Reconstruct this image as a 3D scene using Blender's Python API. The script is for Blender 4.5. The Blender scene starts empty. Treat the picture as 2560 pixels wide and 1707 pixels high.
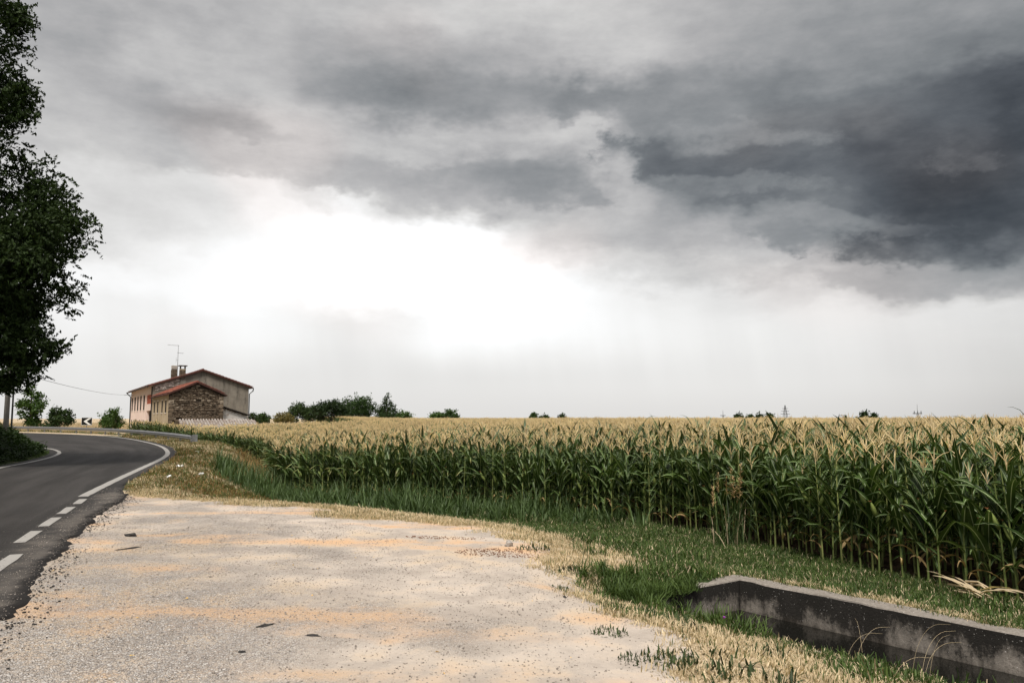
import bpy, bmesh, math, random
import numpy as np
from mathutils import Vector, Matrix, noise as mnoise

R = math.radians
random.seed(7)
rng = np.random.default_rng(11)
scene = bpy.context.scene
COL = scene.collection

# ------------------------------------------------------------------ camera
CAM_H = 1.65
PITCH = 5.51
camd = bpy.data.cameras.new('camera')
camd.lens = 28.0
camd.sensor_width = 36.0
camd.clip_start = 0.1
camd.clip_end = 6000.0
cam = bpy.data.objects.new('camera', camd)
COL.objects.link(cam)
cam.location = (0, 0, CAM_H)
cam.rotation_euler = (R(90 + PITCH), 0, 0)
scene.camera = cam

# ------------------------------------------------------------------ light and exposure
EXPOSURE = 1.8
SUN_AZ, SUN_EL = -165.0, 58.0           # degrees, clockwise from +Y
vs = scene.view_settings
vs.view_transform = 'Standard'
vs.look = 'None'
vs.exposure = EXPOSURE
vs.gamma = 1.0
vs.use_curve_mapping = False
scene.render.film_transparent = False
cy = scene.cycles
cy.max_bounces = 6
cy.diffuse_bounces = 3
cy.glossy_bounces = 2
cy.transmission_bounces = 4
cy.transparent_max_bounces = 6
cy.use_denoising = True
cy.use_adaptive_sampling = True
cy.adaptive_threshold = .02
cy.sample_clamp_indirect = 4.0

sund = bpy.data.lights.new('sun', 'SUN')
sund.energy = 1.5
sund.angle = R(20)
sund.color = (1.0, 0.94, 0.86)
sun = bpy.data.objects.new('sun', sund)
COL.objects.link(sun)
sd = Vector((math.sin(R(SUN_AZ)) * math.cos(R(SUN_EL)), math.cos(R(SUN_AZ)) * math.cos(R(SUN_EL)), math.sin(R(SUN_EL))))
sun.rotation_euler = sd.to_track_quat('Z', 'Y').to_euler()
sun.location = (0, 0, 60)


# ------------------------------------------------------------------ small node language
class V:
    """a socket with arithmetic"""
    def __init__(s, nt, sock): s.nt, s.s = nt, sock
    def _m(s, op, *a, clamp=False):
        n = s.nt.nodes.new('ShaderNodeMath'); n.operation = op; n.use_clamp = clamp
        for i, x in enumerate((s,) + a):
            if isinstance(x, V): s.nt.links.new(x.s, n.inputs[i])
            else: n.inputs[i].default_value = x
        return V(s.nt, n.outputs[0])
    def __add__(s, o): return s._m('ADD', o)
    __radd__ = __add__
    def __sub__(s, o): return s._m('SUBTRACT', o)
    def __rsub__(s, o): return (s * -1.0) + o
    def __mul__(s, o): return s._m('MULTIPLY', o)
    __rmul__ = __mul__
    def __truediv__(s, o): return s._m('DIVIDE', o)
    def pow(s, o): return s._m('POWER', o)
    def clamp(s): return s._m('ADD', 0.0, clamp=True)
    def max(s, o): return s._m('MAXIMUM', o)
    def min(s, o): return s._m('MINIMUM', o)
    def abs(s): return s._m('ABSOLUTE')
    def step(s, a, b):
        n = s.nt.nodes.new('ShaderNodeMapRange'); n.interpolation_type = 'SMOOTHSTEP'
        s.nt.links.new(s.s, n.inputs[0]); n.inputs[1].default_value = a; n.inputs[2].default_value = b
        return V(s.nt, n.outputs[0])


class NT:
    def __init__(s, tree): s.t = tree
    def new(s, kind, **kw):
        n = s.t.nodes.new(kind)
        for k, v in kw.items(): setattr(n, k, v)
        return n
    def link(s, a, b): s.t.links.new(a.s if isinstance(a, V) else a, b)
    def v(s, sock): return V(s.t, sock)
    def coord(s, which='Object'): return s.new('ShaderNodeTexCoord').outputs[which]
    def mapping(s, vec, scale=(1, 1, 1), loc=(0, 0, 0), rot=(0, 0, 0)):
        n = s.new('ShaderNodeMapping'); s.link(vec, n.inputs[0])
        n.inputs['Scale'].default_value = scale; n.inputs['Location'].default_value = loc; n.inputs['Rotation'].default_value = rot
        return n.outputs[0]
    def noise(s, vec, scale, detail=4, rough=.5, dist=0.0, color=False):
        n = s.new('ShaderNodeTexNoise'); s.link(vec, n.inputs['Vector'])
        n.inputs['Scale'].default_value = scale; n.inputs['Detail'].default_value = detail
        n.inputs['Roughness'].default_value = rough; n.inputs['Distortion'].default_value = dist
        return n.outputs['Color'] if color else s.v(n.outputs['Fac'])
    def voronoi(s, vec, scale, feature='F1', rand=1.0, out='Distance'):
        n = s.new('ShaderNodeTexVoronoi', feature=feature); s.link(vec, n.inputs['Vector'])
        n.inputs['Scale'].default_value = scale; n.inputs['Randomness'].default_value = rand
        o = n.outputs[out]
        return s.v(o) if out == 'Distance' else o
    def sep(s, vec):
        n = s.new('ShaderNodeSeparateXYZ'); s.link(vec, n.inputs[0])
        return [s.v(o) for o in n.outputs]
    def comb(s, x, y, z):
        n = s.new('ShaderNodeCombineXYZ')
        for i, q in enumerate((x, y, z)):
            if isinstance(q, V): s.link(q, n.inputs[i])
            else: n.inputs[i].default_value = q
        return n.outputs[0]
    def mix(s, f, a, b, blend='MIX'):
        n = s.new('ShaderNodeMix', data_type='RGBA', blend_type=blend)
        for i, q in ((0, f), (6, a), (7, b)):
            sock = n.inputs[i]
            if isinstance(q, V): s.link(q, sock)
            elif isinstance(q, (tuple, list)): sock.default_value = tuple(q) + ((1,) if len(q) == 3 else ())
            elif isinstance(q, (int, float)): sock.default_value = q if i == 0 else (q, q, q, 1)
            else: s.link(q, sock)
        return n.outputs[2]
    def ramp(s, f, stops, interp='LINEAR'):
        n = s.new('ShaderNodeValToRGB'); s.link(f, n.inputs[0]); cr = n.color_ramp; cr.interpolation = interp
        while len(cr.elements) < len(stops): cr.elements.new(0.5)
        for e, (p, c) in zip(cr.elements, stops):
            e.position = p; e.color = tuple(c) + (1,) if len(c) == 3 else c
        return n.outputs[0]
    def curve(s, f, pts, x0, x1):
        n = s.new('ShaderNodeFloatCurve')
        c = n.mapping.curves[0]
        P = [((x - x0) / (x1 - x0), y) for x, y in pts]
        while len(c.points) < len(P): c.points.new(0.5, 0.5)
        for q, (x, y) in zip(c.points, P): q.location = (x, y); q.handle_type = 'AUTO_CLAMPED'
        n.mapping.use_clip = False
        n.mapping.update()
        s.link((f - x0) / (x1 - x0), n.inputs['Value'])
        return s.v(n.outputs[0])


# ------------------------------------------------------------------ sky: storm deck over a pale horizon
world = bpy.data.worlds.new('World')
scene.world = world
world.use_nodes = True
wt = world.node_tree
wt.nodes.clear()
W = NT(wt)


def build_sky():
    d = W.coord('Generated')
    x, y, z = W.sep(d)
    # fine and coarse turbulence moves the lookup so that cloud edges billow
    dm = W.mapping(d, scale=(1, 1, 1.7))
    w1 = W.sep(W.noise(dm, 3.2, 1, .5, color=True))
    w2 = W.sep(W.noise(dm, 11, 4, .6, color=True))
    az0 = x._m('ARCTAN2', y) * (180 / math.pi)
    el0 = z._m('ARCSINE') * (180 / math.pi)
    edge = el0.step(2.0, 9.0)
    az = az0 + ((w1[0] - .5) * 4.0 + (w2[0] - .5) * 6.0) * edge
    el = el0 + edge * .9 + ((w1[1] - .5) * 2.5 + (w2[1] - .5) * 4.5) * edge
    # brightness of the cloud layer along eight heights, left to right
    rows = SKY_ROWS
    S = None
    els = [r[0] for r in rows]
    for k, (e, pts) in enumerate(rows):
        c = W.curve(az, [(-60, .66), (-45, .7)] + pts + [(45, .6), (60, .64)], -60, 60)
        if k == 0:
            w = 1.0 - el.step(els[0], els[1])
        elif k == len(rows) - 1:
            w = el.step(els[k - 1], els[k])
        else:
            w = el.step(els[k - 1], els[k]) * (1.0 - el.step(els[k], els[k + 1]))
        S = c * w if S is None else S + c * w
    # ragged single clouds hanging in front of the deck, and pale gaps between them
    nd = W.noise(dm, 21, 6, .68) - .5
    puff = .11 - (w2[2] - .5).abs()
    for a, e, ra, re, slope, val, k in SKY_CLOUDS:
        da = az - a; de = el - e + da * slope
        m = 1.0 - (da / ra) * (da / ra) - (de / re) * (de / re) + nd * 3.4 + puff * 5.0
        m = m.step(*((-.5, 1.4) if val > .5 and re < 2 and val not in (.52,) else (-.3, 1.15))) * k
        S = S + (val - S) * m
    # overhead and behind, the same grey deck goes on
    deck = el0.step(2, 12)
    n1 = W.noise(dm, 5.5, 5, .6) - .5
    n2 = W.noise(W.mapping(d, scale=(1, 1, 3.2)), 17, 4, .62) - .5
    mid = ((S - .98) * -6.0).clamp()
    S = S + (n1 * .20 + n2 * .12 + nd * .09) * deck * mid
    # rain shafts under the cloud base
    shaft = W.noise(W.comb(az0 * .20 + el0 * .03, el0 * .025, 3.0), 1.0, 3, .55) - .5
    S = S + shaft * .09 * (1.0 - el0.step(7, 14)) * el0.step(.5, 4)
    lin = S.max(.02).pow(2.2)
    tint = W.ramp(S, [(0.0, (.90, .98, 1.07)), (.34, (.91, .98, 1.06)), (.5, (.95, 1.0, 1.03)), (.68, (1.0, .99, .99)), (.8, (1.01, .995, .975)), (.93, (1.01, 1.0, .985)), (1.0, (1, 1, 1))])
    warm = W.noise(dm, 4.0, 1, .5).step(.5, .68)
    tint = W.mix(warm * deck * .6, tint, (1.07, .985, .95))
    cc = W.new('ShaderNodeVectorMath', operation='SCALE')
    W.link(tint, cc.inputs[0]); W.link(lin * (10.0 / 2 ** EXPOSURE), cc.inputs['Scale'])
    sky = W.new('ShaderNodeTexSky', sky_type='NISHITA')
    sky.sun_disc = False
    sky.sun_elevation = R(SUN_EL)
    sky.sun_rotation = R(SUN_AZ)
    col = W.mix(0.985, sky.outputs[0], cc.outputs[0])
    bg = W.new('ShaderNodeBackground')
    bg.inputs['Strength'].default_value = 0.1
    W.link(col, bg.inputs['Color'])
    world.cycles.sampling_method = 'MANUAL'
    world.cycles.sample_map_resolution = 256
    out = W.new('ShaderNodeOutputWorld')
    W.link(bg.outputs[0], out.inputs[0])


SKY_ROWS = [   # (elevation in degrees, [(azimuth in degrees, brightness as displayed), ...])
    (0.0, [(-32.6, 0.87), (-8.0, 0.87), (11.9, 0.87), (24.7, 0.84), (32.2, 0.77)]),
    (2.7, [(-32.7, 0.90), (-26.2, 0.90), (-8.0, 0.89), (6.3, 0.90), (19.9, 0.89), (27.1, 0.86), (32.3, 0.81)]),
    (7.0, [(-32.9, 0.94), (-26.4, 0.94), (-16.4, 0.97), (-12.3, 0.93), (-2.3, 1.03), (6.4, 0.98), (12.0, 0.94), (25.0, 0.90), (32.5, 0.85)]),
    (9.3, [(-33.0, 0.93), (-26.5, 0.98), (-21.6, 1.00), (-14.3, 1.03), (-8.1, 1.06), (0.6, 1.06), (6.4, 0.98), (10.6, 0.93), (14.8, 0.90), (20.1, 0.84), (25.1, 0.74), (29.6, 0.62), (32.6, 0.58)]),
    (11.3, [(-33.1, 0.87), (-28.4, 0.88), (-25.1, 0.93), (-22.9, 0.97), (-16.5, 1.05), (-8.1, 1.08), (0.6, 1.05), (4.1, 0.98), (9.3, 0.83), (14.8, 0.78), (20.2, 0.72), (25.1, 0.58), (29.7, 0.42), (32.7, 0.40)]),
    (13.9, [(-33.2, 0.86), (-28.9, 0.87), (-24.3, 0.88), (-21.3, 0.92), (-16.5, 1.02), (-8.2, 1.08), (-2.3, 1.05), (0.3, 0.95), (5.0, 0.80), (9.3, 0.71), (14.9, 0.66), (20.2, 0.52), (24.0, 0.47), (26.4, 0.42), (29.8, 0.30), (32.8, 0.28)]),
    (16.1, [(-33.3, 0.85), (-26.7, 0.86), (-21.3, 0.87), (-17.9, 0.94), (-13.9, 0.97), (-11.1, 0.92), (-8.2, 0.85), (-2.4, 0.72), (2.1, 0.74), (6.5, 0.76), (10.8, 0.62), (15.0, 0.45), (18.2, 0.40), (21.6, 0.42), (25.3, 0.33), (28.8, 0.26), (32.9, 0.29)]),
    (18.3, [(-33.5, 0.79), (-28.0, 0.78), (-23.2, 0.73), (-18.8, 0.74), (-13.9, 0.76), (-9.7, 0.68), (-3.8, 0.63), (0.6, 0.62), (4.7, 0.56), (7.6, 0.72), (10.0, 0.50), (11.7, 0.38), (14.5, 0.44), (17.2, 0.40), (20.4, 0.40), (25.4, 0.33), (28.5, 0.34), (31.1, 0.37), (33.0, 0.28)]),
    (21.1, [(-33.6, 0.75), (-30.4, 0.74), (-26.9, 0.70), (-21.3, 0.64), (-16.7, 0.79), (-12.6, 0.75), (-8.3, 0.73), (-3.9, 0.72), (0.6, 0.73), (4.2, 0.76), (8.3, 0.62), (10.0, 0.52), (13.7, 0.54), (19.2, 0.47), (25.5, 0.45), (30.2, 0.36), (33.2, 0.32)]),
    (23.2, [(-33.7, 0.70), (-30.5, 0.69), (-24.6, 0.76), (-19.5, 0.76), (-14.0, 0.62), (-8.3, 0.54), (-2.4, 0.55), (0.6, 0.62), (5.1, 0.50), (9.5, 0.55), (13.8, 0.56), (17.9, 0.52), (23.1, 0.55), (28.0, 0.54), (33.3, 0.50)]),
    (25.5, [(-33.8, 0.71), (-29.5, 0.66), (-24.7, 0.69), (-19.6, 0.74), (-14.1, 0.66), (-8.3, 0.65), (-2.4, 0.66), (3.6, 0.73), (8.0, 0.76), (13.8, 0.68), (20.6, 0.63), (25.7, 0.60), (30.4, 0.60), (33.4, 0.58)]),
    (28.0, [(-33.9, 0.74), (-29.6, 0.71), (-24.8, 0.70), (-19.7, 0.72), (-12.7, 0.74), (-2.4, 0.78), (5.1, 0.78), (12.5, 0.72), (20.7, 0.64), (25.8, 0.60), (30.5, 0.54), (33.5, 0.54)]),
    (32.0, [(-34.2, 0.70), (-19.8, 0.70), (0.0, 0.72), (20.9, 0.66), (33.8, 0.60)]),
]
SKY_CLOUDS = [   # azimuth, elevation, half width, half height (degrees), slope, brightness, weight
    (12.8, 17.8, 5.2, 1.6, 0.36, 0.40, 0.85),
    (3.2, 17.6, 5.0, 1.6, 0.00, 0.56, 0.75),
    (-7.9, 17.5, 7.0, 1.4, 0.05, 0.67, 0.70),
    (-19.3, 17.4, 6.0, 0.7, 0.00, 0.73, 0.70),
    (20.2, 12.7, 4.7, 1.1, 0.25, 0.52, 0.75),
    (26.8, 11.6, 5.9, 1.4, 0.12, 0.37, 0.75),
    (-20.5, 20.4, 4.0, 0.6, 0.00, 0.64, 0.70),
    (17.5, 18.3, 5.0, 0.9, 0.10, 0.42, 0.70),
    (-15.0, 16.3, 1.9, 0.7, 0.20, 0.86, 0.60),
    (-4.2, 23.5, 9.8, 1.5, 0.05, 0.54, 0.45),
    (5.9, 22.7, 4.4, 1.2, 0.10, 0.50, 0.50),
    (28.8, 13.7, 5.3, 2.5, 0.05, 0.27, 0.60),
    (27.4, 9.1, 6.5, 0.8, 0.10, 0.62, 0.60),
    (7.8, 17.1, 0.9, 2.0, -0.30, 0.76, 0.45),
    (15.8, 16.6, 6.3, 0.6, 0.12, 0.57, 0.50),
    (31.0, 16.8, 2.0, 0.7, 0.10, 0.44, 0.45),
    (16.5, 19.8, 5.0, 0.7, 0.15, 0.60, 0.50),
    (-8.3, 20.1, 9.7, 0.7, 0.05, 0.78, 0.50),
    (22.3, 13.9, 5.8, 0.6, 0.20, 0.60, 0.45),
    (10.7, 11.4, 7.1, 0.6, 0.10, 0.84, 0.40),
]

build_sky()

# ------------------------------------------------------------------ lie of the land (metres; camera stands at the origin)
# the road and the gravel lot lie on a low platform; a grass bank falls from its edge to the corn field
PLATFORM = np.array([(1.0, -30), (1.0, 5.4), (1.0, 7.0), (.8, 8.6), (.5, 10.4), (.2, 12), (-.8, 13.4), (-3.5, 15.3), (-6.0, 16.6), (-8.0, 17.9), (-9.0, 21), (-10.8, 26.4), (-13.6, 34.9),
                     (-15.6, 40), (-17.2, 45.5), (-18.4, 50.5), (-24, 58.6), (-30.3, 67), (-37.4, 75), (-45.5, 82.6), (-56, 90.5), (-70, 99.5), (-100, 115), (-400, 180), (-400, -30)], float)
INNER = np.array([(-5.5, -1.4), (-9.4, 8), (-14.3, 20.2), (-16.9, 26.5), (-17.7, 29.35), (-18.8, 32.4), (-19.75, 34.7), (-21.3, 37.9), (-23.1, 40.8), (-25, 43.3), (-29, 47.5), (-36, 53.5), (-60, 69), (-120, 92), (-120, -1.4)], float)
WALL_A, WALL_DIR = np.array((2.82, 10.15)), np.array((.589, -.808))
WALL_N = np.array((-.808, -.589))          # across the ditch towards the lot
DITCH_W, DITCH_L = 1.62, 14.0


def poly_dist(P, x, y):
    """distance to the outline of polygon P, negative inside"""
    d = np.full(x.shape, 1e9); ins = np.zeros(x.shape, bool)
    n = len(P)
    for i in range(n):
        a, b = P[i], P[(i + 1) % n]
        e = b - a
        t = np.clip(((x - a[0]) * e[0] + (y - a[1]) * e[1]) / (e @ e), 0, 1)
        d = np.minimum(d, np.hypot(x - a[0] - t * e[0], y - a[1] - t * e[1]))
        if a[1] != b[1]:
            c = ((a[1] > y) != (b[1] > y)) & (x < (b[0] - a[0]) * (y - a[1]) / (b[1] - a[1]) + a[0])
            ins ^= c
    return np.where(ins, -d, d)


def sstep(a, b, v):
    t = np.clip((v - a) / (b - a), 0, 1)
    return t * t * (3 - 2 * t)


def base_z(x, y):
    x = np.atleast_1d(np.asarray(x, float)); y = np.atleast_1d(np.asarray(y, float))
    d = poly_dist(PLATFORM, x, y)
    zr = .2 * sstep(38, 85, y) * sstep(-10, -30, x) - .1 * sstep(-4, 1.2, x) * sstep(22, 14, y)
    zf = -.56 - .5 * np.exp(-((x + 9) ** 2 + (y - 31) ** 2) / 15.0 ** 2) - .55 * np.exp(-((x + 25) ** 2 + (y - 69) ** 2) / 17.0 ** 2) - .78 * np.exp(-((x + 15.5) ** 2 + (y - 49) ** 2) / 13.0 ** 2) - .55 * np.exp(-((x + 24) ** 2 + (y - 62.5) ** 2) / 8.0 ** 2) + .55 * sstep(74, 98, y) * sstep(-22, -40, x) + .14 * sstep(12, 5, y) * sstep(5.5, 2, x)
    w = 3.4 + 1.0 * sstep(18, 8, y)
    s = sstep(-.1, 1, d / w)
    return zr * (1 - s) + zf * s


def ditch_uv(x, y):
    dx, dy = x - WALL_A[0], y - WALL_A[1]
    return dx * WALL_DIR[0] + dy * WALL_DIR[1], dx * WALL_N[0] + dy * WALL_N[1]


WALL_TOP, NEAR_TOP, DITCH_FLOOR = -.34, -.42, -1.05


def ground_z(x, y):
    x = np.atleast_1d(np.asarray(x, float)); y = np.atleast_1d(np.asarray(y, float))
    z = base_z(x, y)
    u, v = ditch_uv(x, y)
    # verge levelled to the wall tops
    z = z + (WALL_TOP - .03 - z) * sstep(1.0, .1, np.abs(v + .25)) * sstep(-1.2, -.1, u) * (v < .1)
    z = z + (NEAR_TOP - .0 - z) * sstep(1.6, .1, np.abs(v - DITCH_W)) * sstep(-1.2, -.1, u) * (v > .1)
    inside = (u > -.1) & (u < DITCH_L) & (v > -.12) & (v < DITCH_W + .09)
    z = np.where(inside, DITCH_FLOOR, z)
    # the bank inside the bend
    di = -poly_dist(INNER, x, y)
    z = z + 1.0 * sstep(.9, 2.8, di) + .35 * sstep(2.5, 6, di)
    return z

# ------------------------------------------------------------------ tools
def tag(o, label=None, cat=None, group=None, kind=None):
    if label: o['label'] = label
    if cat: o['category'] = cat
    if group: o['group'] = group
    if kind: o['kind'] = kind
    return o


def link(name, me, parent=None):
    o = bpy.data.objects.new(name, me)
    COL.objects.link(o)
    if parent is not None: o.parent = parent
    return o


def empty(name, loc=(0, 0, 0), rz=0.0, **kw):
    o = bpy.data.objects.new(name, None)
    COL.objects.link(o)
    o.empty_display_size = .2
    o.location = loc
    o.rotation_euler = (0, 0, rz)
    return tag(o, **kw)


def np_mesh(name, verts, faces, mats=(), midx=None, uv=None, attrs=None, smooth=False):
    """verts (n,3); faces (m,k) with k = 3 or 4"""
    me = bpy.data.meshes.new(name)
    verts = np.asarray(verts, np.float32); faces = np.asarray(faces, np.int32)
    m, k = faces.shape
    me.vertices.add(len(verts)); me.vertices.foreach_set('co', verts.ravel())
    me.loops.add(m * k); me.loops.foreach_set('vertex_index', faces.ravel())
    me.polygons.add(m)
    me.polygons.foreach_set('loop_start', np.arange(0, m * k, k, dtype=np.int32))
    me.polygons.foreach_set('loop_total', np.full(m, k, np.int32))
    for mt in mats: me.materials.append(mt)
    if midx is not None: me.polygons.foreach_set('material_index', np.asarray(midx, np.int32))
    if uv is not None:
        ul = me.uv_layers.new(name='UVMap')
        ul.data.foreach_set('uv', np.asarray(uv, np.float32)[faces.ravel()].ravel())
    for an, av in (attrs or {}).items():
        a = me.attributes.new(an, 'FLOAT', 'POINT'); a.data.foreach_set('value', np.asarray(av, np.float32))
    me.update(calc_edges=True)
    if smooth: me.polygons.foreach_set('use_smooth', np.ones(m, bool))
    me.validate()
    return me


class MB:
    """collects boxes, tubes and faces for ONE mesh"""
    def __init__(s): s.v, s.f, s.m, s.uv = [], [], [], {}
    def add(s, vs, fs, mi=0):
        b = len(s.v)
        s.v += [tuple(map(float, q)) for q in vs]
        s.f += [tuple(b + i for i in q) for q in fs]
        s.m += [mi] * len(fs)
        return b
    def box(s, x0, x1, y0, y1, z0, z1, mi=0, M=None, jit=0.0):
        vs = [Vector((x, y, z)) for z in (z0, z1) for x, y in ((x0, y0), (x1, y0), (x1, y1), (x0, y1))]
        if jit: vs = [q + Vector([random.uniform(-jit, jit) for _ in range(3)]) for q in vs]
        if M is not None: vs = [M @ q for q in vs]
        s.add(vs, [(3, 2, 1, 0), (4, 5, 6, 7), (0, 1, 5, 4), (1, 2, 6, 5), (2, 3, 7, 6), (3, 0, 4, 7)], mi)
    def tube(s, pts, rad, n=6, mi=0, cap=True):
        pts = [Vector(q) for q in pts]
        if not hasattr(rad, '__len__'): rad = [rad] * len(pts)
        rings = []
        ref = Vector((0.31, 0.2, 0.93)).normalized()
        for i, q in enumerate(pts):
            d = (pts[min(i + 1, len(pts) - 1)] - pts[max(i - 1, 0)])
            d = d.normalized() if d.length > 1e-9 else Vector((0, 0, 1))
            r = ref if abs(d.dot(ref)) < .97 else Vector((1, 0, 0))
            a = d.cross(r).normalized(); b = d.cross(a)
            rings.append([q + (a * math.cos(t) + b * math.sin(t)) * rad[i] for t in [2 * math.pi * k / n for k in range(n)]])
        fs = []
        for i in range(len(pts) - 1):
            for k in range(n): fs.append((i * n + k, i * n + (k + 1) % n, (i + 1) * n + (k + 1) % n, (i + 1) * n + k))
        if cap: fs += [tuple(range(n))[::-1], tuple((len(pts) - 1) * n + k for k in range(n))]
        s.add([q for r in rings for q in r], fs, mi)
    def mesh(s, name, mats, smooth=False):
        me = bpy.data.meshes.new(name)
        me.from_pydata(s.v, [], s.f)
        for mt in (mats if isinstance(mats, (list, tuple)) else [mats]): me.materials.append(mt)
        me.polygons.foreach_set('material_index', s.m)
        if smooth: me.polygons.foreach_set('use_smooth', np.ones(len(s.f), bool))
        me.update()
        return me
    def build(s, name, mats, parent=None, smooth=False):
        return link(name, s.mesh(name, mats, smooth), parent)


def resample(P, n=None, step=None):
    P = np.asarray(P, float)
    L = np.concatenate([[0], np.cumsum(np.hypot(*np.diff(P[:, :2], axis=0).T))])
    if n is None: n = max(2, int(L[-1] / step) + 1)
    t = np.linspace(0, L[-1], n)
    return np.stack([np.interp(t, L, P[:, k]) for k in range(P.shape[1])], 1)


def smooth_path(P, it=3):
    P = np.asarray(P, float)
    for _ in range(it):     # corner cutting, ends kept
        Q = [P[0]]
        for a, b in zip(P[:-1], P[1:]): Q += [a * .75 + b * .25, a * .25 + b * .75]
        Q.append(P[-1]); P = np.array(Q)
    return P


def offset_path(P, d):
    T = np.gradient(P[:, :2], axis=0); T /= np.linalg.norm(T, axis=1)[:, None]
    Q = P.copy(); Q[:, 0] += T[:, 1] * d; Q[:, 1] -= T[:, 0] * d      # positive: to the right of travel
    return Q


def vnoise(x, y, scale, seed=0):
    """cheap smooth value noise on arrays, 0..1"""
    x = np.asarray(x, float) * scale + seed * 17.3; y = np.asarray(y, float) * scale - seed * 9.1
    xi, yi = np.floor(x).astype(np.int64), np.floor(y).astype(np.int64)
    fx, fy = x - xi, y - yi
    fx = fx * fx * (3 - 2 * fx); fy = fy * fy * (3 - 2 * fy)
    def h(a, b):
        n = (a * 374761393 + b * 668265263 + seed * 974711) & 0x7fffffff
        n = ((n ^ (n >> 13)) * 1274126177) & 0x7fffffff
        return ((n ^ (n >> 16)) & 0xffff) / 65535.0
    return (h(xi, yi) * (1 - fx) + h(xi + 1, yi) * fx) * (1 - fy) + (h(xi, yi + 1) * (1 - fx) + h(xi + 1, yi + 1) * fx) * fy


def fbm(x, y, scale, seed=0, oct=4):
    s, a, t = 0, 1.0, 0
    for k in range(oct):
        s = s + a * vnoise(x, y, scale * 2 ** k, seed + k); t += a; a *= .5
    return s / t


def scatter(name, protos, P, rz, sc, idx=None, tilt=None, parent=None, **kw):
    """ONE object that sets copies of the proto meshes on points P with geometry nodes (ground cover, far crop)"""
    me = bpy.data.meshes.new(name)
    P = np.asarray(P, np.float32); n = len(P)
    me.vertices.add(n); me.vertices.foreach_set('co', P.ravel())
    tl = np.zeros((n, 2)) if tilt is None else tilt
    rot = np.stack([tl[:, 0], tl[:, 1], rz], 1).astype(np.float32)
    a = me.attributes.new('rot', 'FLOAT_VECTOR', 'POINT'); a.data.foreach_set('vector', rot.ravel())
    sc = np.asarray(sc, np.float32)
    if sc.ndim == 1: sc = np.stack([sc, sc, sc], 1)
    a = me.attributes.new('scl', 'FLOAT_VECTOR', 'POINT'); a.data.foreach_set('vector', np.ascontiguousarray(sc).ravel())
    a = me.attributes.new('pick', 'INT', 'POINT'); a.data.foreach_set('value', np.asarray(idx if idx is not None else rng.integers(0, len(protos), n), np.int32))
    o = link(name, me, parent)
    ng = bpy.data.node_groups.new(name + '_scatter', 'GeometryNodeTree')
    ng.interface.new_socket('Geometry', in_out='INPUT', socket_type='NodeSocketGeometry')
    ng.interface.new_socket('Geometry', in_out='OUTPUT', socket_type='NodeSocketGeometry')
    gi, go = ng.nodes.new('NodeGroupInput'), ng.nodes.new('NodeGroupOutput')
    jn = ng.nodes.new('GeometryNodeJoinGeometry')
    for q in reversed(protos):
        oi = ng.nodes.new('GeometryNodeObjectInfo'); oi.inputs['Object'].default_value = q
        oi.inputs['As Instance'].default_value = True
        ng.links.new(oi.outputs['Geometry'], jn.inputs[0])
    ip = ng.nodes.new('GeometryNodeInstanceOnPoints')
    ng.links.new(gi.outputs[0], ip.inputs['Points']); ng.links.new(jn.outputs[0], ip.inputs['Instance'])
    ip.inputs['Pick Instance'].default_value = True
    for an, dt, sk in (('rot', 'FLOAT_VECTOR', 'Rotation'), ('scl', 'FLOAT_VECTOR', 'Scale'), ('pick', 'INT', 'Instance Index')):
        na = ng.nodes.new('GeometryNodeInputNamedAttribute'); na.data_type = dt; na.inputs['Name'].default_value = an
        ng.links.new(na.outputs['Attribute'], ip.inputs[sk])
    ng.links.new(ip.outputs[0], go.inputs[0])
    m = o.modifiers.new('scatter', 'NODES'); m.node_group = ng
    return tag(o, kind='stuff', **kw)


def proto(name, me):
    return bpy.data.objects.new(name, me)       # never linked: only copied by scatter


# ------------------------------------------------------------------ materials
def mat(name, color=(.5, .5, .5), rough=.7, spec=.3, metal=0.0, build=None):
    m = bpy.data.materials.new(name); m.use_nodes = True
    T = NT(m.node_tree); b = m.node_tree.nodes['Principled BSDF']
    b.inputs['Base Color'].default_value = tuple(color) + (1,)
    b.inputs['Roughness'].default_value = rough
    b.inputs['Specular IOR Level'].default_value = spec
    b.inputs['Metallic'].default_value = metal
    if build: build(T, b)
    return m


def bump(T, b, h, strength=.5, dist=.02):
    n = T.new('ShaderNodeBump'); n.inputs['Strength'].default_value = strength; n.inputs['Distance'].default_value = dist
    T.link(h, n.inputs['Height']); T.link(n.outputs[0], b.inputs['Normal'])


def plain(name, c0, c1, scale=6.0, rough=.8, spec=.2, bs=.3, bd=.01, metal=0.0, c2=None):
    """two or three tones mottled by noise, with a little relief"""
    def f(T, b):
        co = T.coord('Object')
        n = T.noise(co, scale, 6, .62); n2 = T.noise(co, scale * 7, 4, .6)
        c = T.mix((n * .75 + n2 * .25).step(.35, .65), c0, c1)
        if c2: c = T.mix(T.noise(co, scale * .45, 5, .6).step(.52, .68), c, c2)
        T.link(c, b.inputs['Base Color'])
        bump(T, b, n2, bs, bd)
    return mat(name, c0, rough, spec, metal, f)


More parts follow.
